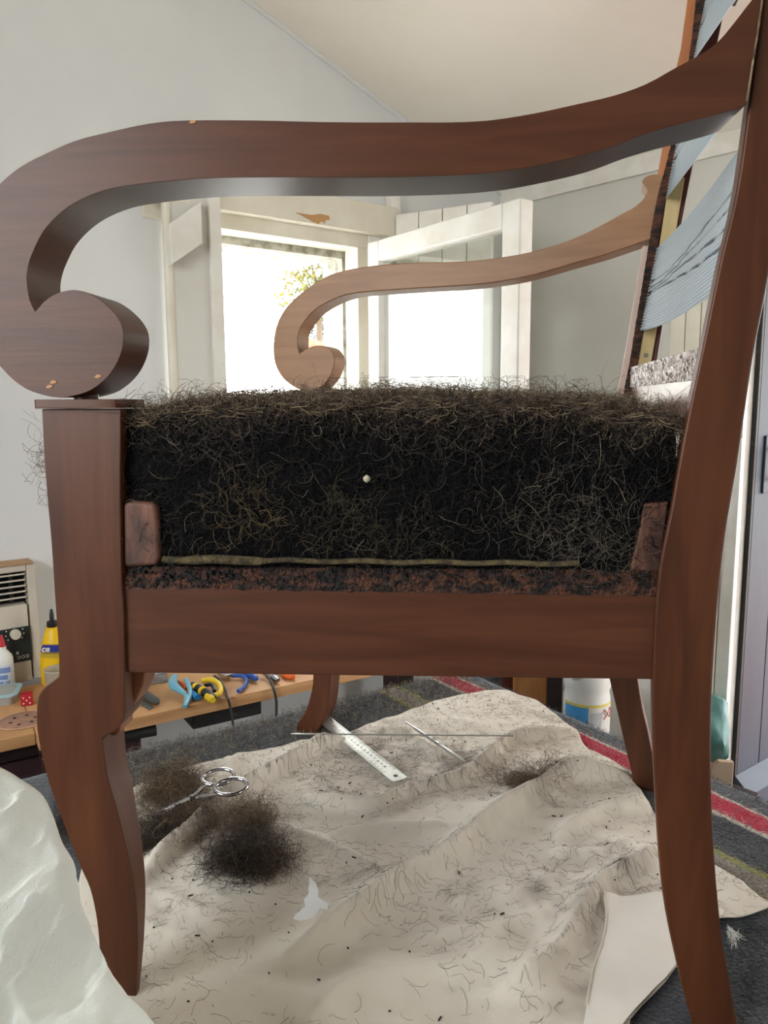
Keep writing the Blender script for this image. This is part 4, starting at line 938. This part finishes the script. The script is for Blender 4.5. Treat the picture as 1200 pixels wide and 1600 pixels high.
mk('post_face', extr([FAR.at(x, y, .001) for x, y in ((1004, 384), (995, 440), (982, 520), (966, 608), (950, 700), (962, 700), (979, 608), (993, 530), (1006, 450), (1016, 384))], FD*.02), mat('lit_post_face', srgb(206, 176, 160), .3, coat=.5), chair, bevel=.001, label='front face of the back post with pinkish light in its colour')  # pinkish light on this face is put into its pale colour
def ragstrip(cl, wpx, off, m, lab):
    V = []; F = []; P = dense(cl, 14)
    for i, p in enumerate(P):
        for j in range(5):
            k = j/4; o_ = off-.002-.0012*noise.noise(Vector((i*.5, j*1.3, 1)))
            V.append(FAR.at(p.x+wpx*(k-.5)+1.0*noise.noise(Vector((i*.6, j, 5)))*(j in (0, 4)), p.y, o_))
    for i in range(len(P)-1):
        for j in range(4): a = i*5+j; F.append((a, a+1, a+6, a+5))
    return mk('tacking_strip', (V, F), m, chair, label=lab)
ragstrip([(1099, -40), (1091, 30), (1085, 80), (1073, 150), (1058, 215), (1047, 260), (1036, 300), (1026, 350), (1016, 410), (1008, 460), (998, 520), (990, 570), (983, 605), (978, 640)], 14, 0, M_rag, 'dark strip of torn tack marks on the back post')
bt_ = [(1070, 277), (1057, 357), (1044, 430), (1028, 505), (1016, 575), (1012, 600), (994, 600), (998, 560), (1006, 517), (1014, 470), (1029, 390), (1041, 312), (1048, 277)]
mk('pale_batten', extr([FAR.at(x, y, -.0015) for x, y in bt_], FD*.02), M_pale, chair, bevel=.001, label='pale unvarnished batten')
sn = [FAR.at(1009+3.6*math.cos(a), 555+3.6*math.sin(a), -.003) for a in np.linspace(0, 2*math.pi, 14, endpoint=False)]
mk('screw_head', extr(sn, FD*.003), mat('dull_metal', srgb(110, 112, 106), .5), chair, bevel=.0005)
# lower back rail between the two posts
q0 = FAR.at(985, 578, .01); q1 = NEAR.at(1118, 560, .02)
zr = H+.045
q0.z = zr; q1.z = zr
dv = (q1-q0); nv = Vector((-dv.y, dv.x, 0)).normalized()
if nv.x > 0: nv = -nv
mk('back_rail', extr([q0, q1, q1-Vector((0, 0, .075)), q0-Vector((0, 0, .075))], -nv*.024), mat('varnished_rail', srgb(170, 128, 112), .16, coat=1.0, col2=srgb(140, 100, 84), scale=8, stretch=(1, 1, 8)), chair, bevel=.002)  # base paler than the other rails, standing in for window light on the varnish
V = []; F = []; nx, ny = 160, 10
for i in range(nx+1):
    for j in range(ny+1):
        p = q0.lerp(q1, i/nx*.94+.01)+nv*(.0016+.0022*noise.noise(Vector((i*.6, j*.8, 0)))); p.z = zr-.001-.026*j/ny+.001*noise.noise(Vector((i*.4, 0, 9)))
        V.append(p)
for i in range(nx):
    for j in range(ny): a = i*(ny+1)+j; F.append((a, a+1, a+ny+2, a+ny+1))
mk('tacking_edge', (V, F), M_ragw, chair, label='ragged strip of torn tack marks on the back rail, paled by painted window glint')
# other rails of the seat frame, seen only from the side
def rail_between(a, b, th, z0, z1, name, inward):
    d = (b-a); n_ = Vector((-d.y, d.x, 0)).normalized()*inward
    P = [Vector((a.x, a.y, z0)), Vector((b.x, b.y, z0)), Vector((b.x, b.y, z1)), Vector((a.x, a.y, z1))]
    mk(name, extr(P, n_*th), M_woodh, chair, bevel=.0015)
zr1 = NEAR.at(600, 915).z; zr0 = NEAR.at(600, 1056).z
NF = NEAR.at(120, 900, .044); FF_ = FAR.at(490, 800, .0); NB = NEAR.at(1060, 900, .034); FB = FAR.at(985, 800, 0)
rail_between(NF, FF_, .03, zr0, zr1, 'front_rail', -1); rail_between(NB, FB, .03, zr0, zr1, 'seat_back_rail', 1); 
rail_between(FF_+Vector((.02, 0, 0)), FB, .03, zr0, zr1, 'side_rail', 1)
ta_ = FAR.at(1128, -62, .012); tb2 = NEAR.at(1342, -670, .012); tb2.z = ta_.z
mk('top_rail', extr([ta_, tb2, tb2-Vector((0, 0, .05)), ta_-Vector((0, 0, .05))], Vector((.9, .25, 0)).normalized()*.024), M_woodh, chair, bevel=.003)
# webbing straps across the back
def strap(fa, fb_, na_, nb_, name_seed, sag=.0):
    V = []; F = []; UV = []; nu, nv_ = 40, 210
    A0, A1 = FAR.at(*fa, -.004), FAR.at(*fb_, -.004); B0, B1 = NEAR.at(*na_, .03), NEAR.at(*nb_, .03)
    dirn = ((B0+B1)/2-(A0+A1)/2).normalized(); nn = dirn.cross((A0-A1).normalized()).normalized()
    CC = []; r = random.Random(name_seed); gaps = [(r.uniform(.15, .9), r.uniform(.15, .9), r.uniform(.004, .009)) for _ in range(4)]
    g0 = [0.36, .44, .52, .60]
    dark = np.array(srgb(64, 72, 80)[:3]); lt = np.array(srgb(158, 173, 183)[:3])
    for i in range(nu+1):
        u = i/nu
        for j in range(nv_+1):
            v_ = j/nv_
            # webbing pinched a little in the middle: ribs bunch into narrow pleats
            p = (A0.lerp(A1, v_)).lerp(B0.lerp(B1, v_), u)
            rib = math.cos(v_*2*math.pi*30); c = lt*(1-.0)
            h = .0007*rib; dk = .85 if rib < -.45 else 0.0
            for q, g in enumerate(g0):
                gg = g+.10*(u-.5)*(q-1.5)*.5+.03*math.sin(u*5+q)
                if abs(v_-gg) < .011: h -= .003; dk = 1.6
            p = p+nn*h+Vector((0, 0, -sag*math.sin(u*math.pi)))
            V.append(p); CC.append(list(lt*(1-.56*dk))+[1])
    for i in range(nu):
        for j in range(nv_): a = i*(nv_+1)+j; F.append((a, a+1, a+nv_+2, a+nv_+1))
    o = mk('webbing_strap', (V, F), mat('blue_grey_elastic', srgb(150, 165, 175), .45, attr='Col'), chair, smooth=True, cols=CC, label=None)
    o.data.set_sharp_from_angle(angle=math.radians(180))
    # whipped stitches down the attached end
    st = []
    for k in range(26):
        p = A0.lerp(A1, (k+.5)/26); st.append(tube([p-dirn*.002, p+dirn*.004+nn*.001, p+dirn*.008], .0005, 4))
    mk('stitches', cat2(*st), M_paint, o, kind='stuff')
strap((1027, 388), (1001, 517), (1164, 222), (1118, 457), 1, .006)
strap((1066, 178), (1041, 311), (1215, -60), (1180, 128), 2)
strap((1108, -25), (1084, 95), (1240, -330), (1205, -80), 3)

# ================================================================== HORSEHAIR SEAT
zb = NEAR.at(600, 906).z
c_nf = NEAR.pt(NEAR.s_of(NEAR.at(196, 800)), 0, .012); c_nb = NEAR.pt(NEAR.s_of(NEAR.at(1062, 760)), 0, .014)
c_ff = FAR.at(478, 700, .02); c_fb = FAR.at(985, 650, .01)
c_ff.z = c_fb.z = 0
def foot(u, v_): return c_nf.lerp(c_nb, u).lerp(c_ff.lerp(c_fb, u), v_)
def top_z(u, v_):
    e_ = min(1, min(u, 1-u)*9+.25)*min(1, min(v_, 1-v_)*7+.35)
    edge = H-.012-.012*(u**3)
    return edge+.020*e_**.7+.006*noise.noise(Vector((u*7, v_*7, 1)))+.003*noise.noise(Vector((u*19, v_*19, 1)))-.012*max(0, .5-u)**1.2
zb_top = lambda u, v_: top_z(u, v_)
V = []; F = []; nu, nv_ = 90, 60; nh = 26
for i in range(nu+1):
    for j in range(nv_+1):
        u, v_ = i/nu, j/nv_; p = foot(u, v_); V.append((p.x, p.y, top_z(u, v_)))
for i in range(nu):
    for j in range(nv_): a = i*(nv_+1)+j; F.append((a, a+nv_+1, a+nv_+2, a+1))
ring = [(i, 0) for i in range(nu+1)]+[(nu, j) for j in range(1, nv_+1)]+[(i, nv_) for i in range(nu-1, -1, -1)]+[(0, j) for j in range(nv_-1, 0, -1)]
prev = [i*(nv_+1)+j for i, j in ring]; cen_ = foot(.5, .5)
for h_ in range(1, nh+1):
    cur = []
    for i, j in ring:
        u, v_ = i/nu, j/nv_; p = foot(u, v_); zt_ = top_z(u, v_); k = h_/nh; z = zt_+(zb-zt_)*k
        d = (p-cen_).normalized(); lump = .010*noise.noise(Vector((p.x*28, p.y*28, z*30)))+.005*noise.noise(Vector((p.x*80, p.y*80, z*80)))
        bul = .004*math.sin(k*math.pi)
        fl_ = .012 if (u < .0001 and .15 < v_ < .95) else 0
        p = p+d*(lump*.7+bul-.002+fl_*math.sin(k*math.pi)*2.2); V.append((p.x, p.y, z)); cur.append(len(V)-1)
    n_ = len(ring)
    for q in range(n_): F.append((prev[q], prev[(q+1) % n_], cur[(q+1) % n_], cur[q]))
    prev = cur
core = mk('horsehair_core', (V, F), M_core, chair, smooth=True, label='dark packed horsehair stuffing'); core['kind'] = 'stuff'
parts_ = []
r = np.random.default_rng(11)
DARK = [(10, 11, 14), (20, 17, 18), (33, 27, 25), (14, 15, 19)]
BRN_LIT = [(96, 82, 68), (118, 102, 86), (70, 58, 50), (142, 126, 106)]  # lightened browns: window backlight on top and rim put into the strand colour
UN = np.array([NEAR.n[:]]); 
# near face
n = 8500; U = r.uniform(0, 1, n); K = r.uniform(0, 1, n)**1.0
P0 = np.array([foot(u, 0) for u in U]); ZZ = np.array([top_z(u, 0) for u in U]); P0[:, 2] = ZZ+(zb-ZZ)*K
P0 += -np.array(NEAR.n)*r.uniform(-.004, .007, (n, 1))
D = r.normal(size=(n, 3)); D[:, 1] *= .25
def flat_near(P):
    nn = np.array(NEAR.n); base = np.array(NEAR.pt(0, 0, .010)); d = (P-base)@nn; tgt = np.clip(d*.35, -.012, .03); P = P+((tgt-d)[..., None])*nn
    P[..., 2] = np.clip(P[..., 2], zb-.004, H+.02); return P
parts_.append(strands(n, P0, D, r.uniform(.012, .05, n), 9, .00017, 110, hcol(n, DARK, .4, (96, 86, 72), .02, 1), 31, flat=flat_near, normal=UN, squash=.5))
n = 90; U = r.uniform(.02, .98, n); P0 = np.array([foot(u, 0) for u in U]); P0[:, 2] = r.uniform(zb, H-.02, n)
parts_.append(strands(n, P0, r.normal(size=(n, 3)), r.uniform(.015, .05, n), 12, .00022, 85, hcol(n, [(110, 98, 76), (140, 126, 98), (96, 90, 84)], .3, None, 0, 2), 33, flat=flat_near, normal=UN, squash=.4))
for px, py, rr, n, cc in ((380, 800, .02, 120, (104, 88, 60)), (530, 812, .022, 150, (84, 76, 58)), (890, 815, .035, 260, (92, 84, 74)), (935, 850, .03, 200, (104, 96, 84)), (345, 690, .02, 110, (74, 66, 60)), (700, 670, .03, 160, (74, 66, 58)), (230, 830, .02, 60, (84, 76, 66)), (640, 840, .02, 80, (78, 70, 52))):
    q_ = np.array(NEAR.at(px, py, .002)); P0 = q_+r.normal(size=(n, 3))*[rr, .003, rr*.8]; D = r.normal(size=(n, 3)); D[:, 1] *= .3
    parts_.append(strands(n, P0, D, r.uniform(.01, .035, n), 9, .00017, 120, hcol(n, [cc], .4, None, 0, 8), 33+px, flat=flat_near, normal=UN, squash=.7))
# top surface and its rim
n = 13500; U = r.uniform(0, 1, n); Vv = r.uniform(0, 1, n)**1.8; P0 = np.array([foot(u, v_) for u, v_ in zip(U, Vv)]); P0[:, 2] = [top_z(u, v_) for u, v_ in zip(U, Vv)]; P0[:, 2] += r.uniform(-.004, .004, n)
D = r.normal(size=(n, 3)); D[:, 2] *= .3
zl = np.quantile(P0[:, 2], .99)
def flat_top(P):
    z0 = P[:, :1, 2]; P[..., 2] = z0+(P[..., 2]-z0)*.45; return P
parts_.append(strands(n, P0, D, r.uniform(.012, .045, n), 9, .00018, 150, hcol(n, BRN_LIT, .4, (168, 146, 110), .10, 3), 35, flat=flat_top, normal=np.array([[0, 0, 1.]]), squash=.8))
# near rim, backlight put into its brown
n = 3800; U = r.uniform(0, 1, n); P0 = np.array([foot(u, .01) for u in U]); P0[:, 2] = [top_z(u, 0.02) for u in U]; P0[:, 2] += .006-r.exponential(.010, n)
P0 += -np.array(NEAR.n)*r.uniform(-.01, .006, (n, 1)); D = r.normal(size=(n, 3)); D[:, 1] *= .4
parts_.append(strands(n, P0, D, r.uniform(.012, .04, n), 9, .00018, 160, hcol(n, BRN_LIT, .35, (160, 140, 108), .08, 4), 37, flat=flat_near, normal=UN, squash=.7))
# strays standing up
n = 480; U = r.uniform(.02, .98, n); Vv = r.uniform(.0, .9, n); P0 = np.array([foot(u, v_) for u, v_ in zip(U, Vv)]); P0[:, 2] = [top_z(u, v_) for u, v_ in zip(U, Vv)]
D = r.normal(size=(n, 3)); D[:, 2] = np.abs(D[:, 2])*.9+.2
parts_.append(strands(n, P0, D, r.uniform(.015, .045, n), 12, .00013, 110, hcol(n, BRN_LIT, .3, None, 0, 5), 39))
# front edge, bulging past the near post
n = 1800; Vv = r.uniform(.05, 1, n); P0 = np.array([foot(0, v_) for v_ in Vv]); P0[:, 2] = r.uniform(zb+.02, H-.01, n); P0[:, 0] += r.uniform(-.02, .0, n)
parts_.append(strands(n, P0, r.normal(size=(n, 3)), r.uniform(.012, .04, n), 9, .00018, 150, hcol(n, DARK+BRN_LIT, .4, None, 0, 6), 41))
n = 60; P0 = np.tile(np.array(NEAR.at(72, 720, .07)), (n, 1))+r.normal(size=(n, 3))*[.003, .01, .016]; D = r.normal(size=(n, 3)); D[:, 0] = -abs(D[:, 0])
parts_.append(strands(n, P0, D, r.uniform(.015, .035, n), 10, .00018, 160, hcol(n, BRN_LIT, .3, None, 0, 6), 43))
v, f, c = join_str(parts_)
mk('horsehair', (v, f), M_hair, core, cols=c, kind='stuff', smooth=True)
# small pale seed caught in the hair
sp = NEAR.at(573, 748, -.004); mk('seed_husk', lathe(Fr((sp.x, sp.y, 0)), [(.0005, sp.z-.0032), (.0026, sp.z-.0015), (.003, sp.z), (.0026, sp.z+.0015), (.0005, sp.z+.003)], 10), mat('husk', srgb(190, 180, 156), .8), chair, smooth=True)

# ================================================================== things on the cloth
def cz_at(x, y): return float(cloth_z(np.array([[x, y]]))[0])
def line_on(p0, p1, lift, n=9):
    a, b = onz(*p0, ZT+.012), onz(*p1, ZT+.012); xs = [a.lerp(b, k/(n-1)) for k in range(n)]
    zz = [cz_at(p.x, p.y) for p in xs]
    s = np.polyfit(np.linspace(0, 1, n), zz, 1); base = max(z-(s[0]*t_+s[1]) for z, t_ in zip(zz, np.linspace(0, 1, n)))
    a.z = s[1]+base*.85+lift; b.z = s[0]+s[1]+base*.85+lift
    return a, b
# steel ruler
ra, rb = line_on((506, 1127), (625, 1222), .0075); d = (rb-ra).normalized(); sd_ = Vector((0, 0, 1)).cross(d).normalized()
hw = .0125; L_ = (rb-ra).length
rt = thing('steel_ruler', 'narrow steel ruler lying diagonally beside the far front leg', 'ruler', ra)
P = [ra-sd_*hw, ra+sd_*hw, rb+sd_*hw-d*.004]
for k in range(7): a = math.radians(90-180*k/6); P.append(rb+sd_*hw*math.sin(a)*.98+d*(.004*math.cos(a))-d*.002)
P.append(rb-sd_*hw-d*.004)
up_ = d.cross(sd_)*-1
up_ = sd_.cross(d)*-1 if sd_.cross(d).z < 0 else sd_.cross(d)
mk('blade', extr(P, up_*.0009), M_steel, rt, bevel=.0002)
hc = rb-d*.012
mk('hanging_hole', extr([hc+d*.0032*math.cos(a)+sd_*.0032*math.sin(a)+up_*.0009 for a in np.linspace(0, 2*math.pi, 16, endpoint=False)], up_*.0003), M_ink, rt, label='dark hanging hole')
tk_ = []
for k in range(int((L_-.03)/.002)):
    x = .004+k*.002; ln = .007 if k % 5 == 0 else .0035
    for sgn in (1, -1):
        c_ = ra+d*x+sd_*sgn*(hw-.0006)+up_*.0009; e2 = c_-sd_*sgn*ln
        tk_.append(extr([c_-d*.00013, c_+d*.00013, e2+d*.00013, e2-d*.00013], up_*.00012))
mk('graduations', cat2(*tk_), M_ink, rt, kind='stuff')
for k in range(3, 20):
    x = .004+(k)*.0103
    if x < L_-.028: text(str(k+1), ra+d*(x)+up_*.00105+sd_*.001, -sd_ if False else d*-1 if False else d, up_.cross(d), .0048, M_ink, rt, ext=.00005)
# long thin steel rod (upholstery needle)
na1, nb1 = line_on((455, 1169), (812, 1163), .0022)
nt = thing('upholstery_needle', 'long thin steel upholstery needle crossing under the ruler', 'needle', na1)
mk('shaft', tube([na1.lerp(nb1, k) for k in (.06, .3, .6, .97)], .0013, 8), M_steel, nt, smooth=True)
mk('point', tube([na1.lerp(nb1, k) for k in (.06, .03, 0)], [.0013, .0026, .0008], 8, flat=.4), M_steel, nt, smooth=True)
# scriber
pa, pb = line_on((634, 1136), (727, 1203), .004)
st = thing('steel_scriber', 'knurled steel scriber lying across the long needle', 'scriber', pa)
mk('shaft', tube([pa.lerp(pb, k) for k in (0, .02, .14, .16, .2, .6, .62, .66, .68, .95, 1)], [.0012, .0016, .0018, .0026, .0029, .0029, .0022, .0022, .0028, .0026, .0008], 12), M_steel, st, smooth=True)
mk('knurl_ring', tube([pa.lerp(pb, .55), pa.lerp(pb, .59)], .0033, 14), M_chrome, st, smooth=True)
# scissors
def ring_on(cx, cy, rx_, ry_, rotd, z, n=24):
    c_ = onz(cx, cy, z); P = []
    for k in range(n+1):
        a = 2*math.pi*k/n; x, y = rx_*math.cos(a), ry_*math.sin(a); q = math.radians(rotd); P.append(Vector((c_.x+x*math.cos(q)-y*math.sin(q), c_.y+x*math.sin(q)+y*math.cos(q), z+.003*math.sin(a))))
    return P
zs_ = ZT+.046
sc_ = thing('scissors', 'chrome scissors half buried in loose hair on the cloth', 'scissors', onz(300, 1262, ZT+.01))
mk('finger_loop', tube(ring_on(341, 1214, .021, .0155, 20, zs_+.004), .0026, 10, cap=False), M_chrome, sc_, smooth=True)
mk('finger_loop', tube(ring_on(361, 1229, .021, .0155, 25, zs_), .0026, 10, cap=False), M_chrome, sc_, smooth=True)
mk('blade', tube([onz(322, 1224, zs_), onz(305, 1242, zs_-.002), onz(285, 1252, zs_-.006), onz(222, 1278, ZT+.014)], [.0028, .0045, .005, .0008], 10, flat=.35), M_chrome, sc_, smooth=True)
mk('blade', tube([onz(343, 1240, zs_-.002), onz(312, 1244, zs_-.003), onz(288, 1250, zs_-.006), onz(228, 1284, ZT+.012)], [.0028, .0045, .005, .0008], 10, flat=.35), M_chrome, sc_, smooth=True)
pvv = onz(300, 1246, zs_-.001); mk('pivot_screw', lathe(Fr((pvv.x, pvv.y, 0)), [(.0028, pvv.z-.003), (.0028, pvv.z+.003)], 12), M_chrome, sc_, smooth=True)
# hair tufts
TB = [(84, 68, 54), (108, 88, 70), (60, 48, 40), (130, 108, 84)]
TD = [(44, 37, 34), (64, 53, 45), (32, 27, 26), (88, 72, 58)]
def tuft(px, py, rx_, ry_, rz_, n, cols, label, seed, light=(150, 126, 92), lf=.06):
    r = np.random.default_rng(seed); c_ = onz(px, py, ZT+rz_*.7); g = r.normal(size=(n, 3)); g = g/np.linalg.norm(g, axis=1, keepdims=True)*(r.random((n, 1))**.85)*(1+.35*np.array([[noise.noise(Vector((q[0]*2, q[1]*2, seed)))] for q in g]))*1.12
    P0 = np.array([c_.x, c_.y, 0])+g*[rx_, ry_, 0]; gz = np.abs(g[:, 2])*rz_
    zc_ = cloth_z(P0[:, :2]); P0[:, 2] = zc_+gz+.0005
    D = np.cross(g, r.normal(size=(n, 3)))
    def fl(P):
        z0 = zc_[:, None]; P[..., 2] = np.maximum(P[..., 2], z0+.0003); return P
    v, f, c = strands(n, P0, D, r.uniform(.015, .055, n), 11, .00016, 95, hcol(n, cols, .35, light, lf, seed), seed+50, flat=fl)
    return mk('hair_tuft', (v, f), M_hair, cols=c, smooth=True, label=label, cat='hair tuft')
tuft(268, 1222, .042, .042, .036, 2300, TB, 'brown tuft of horsehair behind the scissors', 1, lf=.14)
tuft(285, 1282, .05, .035, .018, 1300, TB, 'flattened brown tuft of horsehair over the scissor blades', 2)
tuft(378, 1332, .050, .038, .036, 2000, TD, 'large blackish tuft of horsehair in front of the cloth roll', 3, lf=.03)
tuft(388, 1278, .036, .044, .028, 1100, TB, 'loose brown tuft of horsehair just right of the scissors', 4)
tuft(425, 1345, .032, .034, .018, 520, TB, 'thin brown wisp right of the large blackish tuft', 7)
tuft(238, 1318, .03, .04, .018, 1100, TD, 'dark tuft of horsehair close beside the near front leg', 5)
tuft(825, 1228, .05, .03, .009, 620, TB, 'thin flat tuft of horsehair in the hollow right of the scriber', 6, lf=.15)
tuft(112, 1285, .04, .05, .012, 600, TD, 'dark tuft of horsehair left of the near front leg', 9)
# loose hairs scattered on the cloth
n = 5200; r = np.random.default_rng(77)
cand = P2[r.integers(0, len(P2), n*2)]+r.normal(size=(n*2, 2))*.004
den = np.array([.5+1.1*noise.noise(Vector((p[0]*7, p[1]*7, 0)))+(.35 if p[1] > .95 else 0)+(-.2 if p[1] < .72 else 0)+1.6*dirt(p) for p in cand]); cand = cand[r.random(n*2) < np.clip(den*.5, .05, 1)][:n]; n = len(cand)
P0 = np.column_stack([cand, np.zeros(n)]); D = r.normal(size=(n, 3)); D[:, 2] = 0
def drape(lift):
    def f_(P):
        sh0 = P.shape; Q = P.reshape(-1, 3); Q[:, 2] = cloth_z(Q[:, :2])+lift+np.random.default_rng(3).exponential(.0008, len(Q)); return Q.reshape(sh0)
    return f_
v, f, c = strands(n, P0, D, r.uniform(.006, .035, n)*r.uniform(.4, 1, n), 8, .00014, 90, hcol(n, [(70, 58, 48), (44, 36, 32), (96, 82, 66)], .3, None, 0, 9), 91, flat=drape(.0006), normal=np.array([[0, 0, 1.]]), squash=.1)
mk('loose_hairs', (v, f), M_hair, cols=c, smooth=True, kind='stuff', label='loose single horsehairs strewn across the muslin cloth', cat='hair')
# debris crumbs on the cloth
n = 90; r = random.Random(9); cr_ = []
for i in range(n):
    p = P2[r.randrange(len(P2))]; 
    if p[1] < .55: continue
    z = cz_at(p[0], p[1]); a = r.uniform(0, 180); l = r.choice([.0007, .0008, .001, .0014, .0026]); cr_.append(box(Fr((p[0], p[1], z+.0005), a), -l, l, -.0006, .0006, 0, .0012))
mk('dust_crumbs', cat2(*cr_), M_ink, kind='stuff', label='dark crumbs of debris scattered on the muslin cloth', cat='debris')
# loose hair on the blanket at the far edge
n = 5200; r = np.random.default_rng(78)
A = r.uniform(.02, .75, n); B = np.abs(r.normal(0, .13, n)); P0 = np.array([tp_(a, b) for a, b in zip(A, B)]); D = r.normal(size=(n, 3)); D[:, 2] = 0
def fb_(P): P[..., 2] = ZT+.002+np.random.default_rng(5).exponential(.0022, P.shape[:2]); return P
v, f, c = strands(n, P0, D, r.uniform(.006, .03, n), 7, .00017, 130, hcol(n, [(120, 108, 90), (80, 70, 60), (150, 136, 112), (60, 52, 46)], .3, (190, 176, 150), .1, 9), 95, flat=fb_, normal=np.array([[0, 0, 1.]]), squash=.1)
mk('loose_hairs', (v, f), M_hair, cols=c, smooth=True, kind='stuff', label='loose brown horsehairs lying on the far edge of the grey blanket', cat='hair')
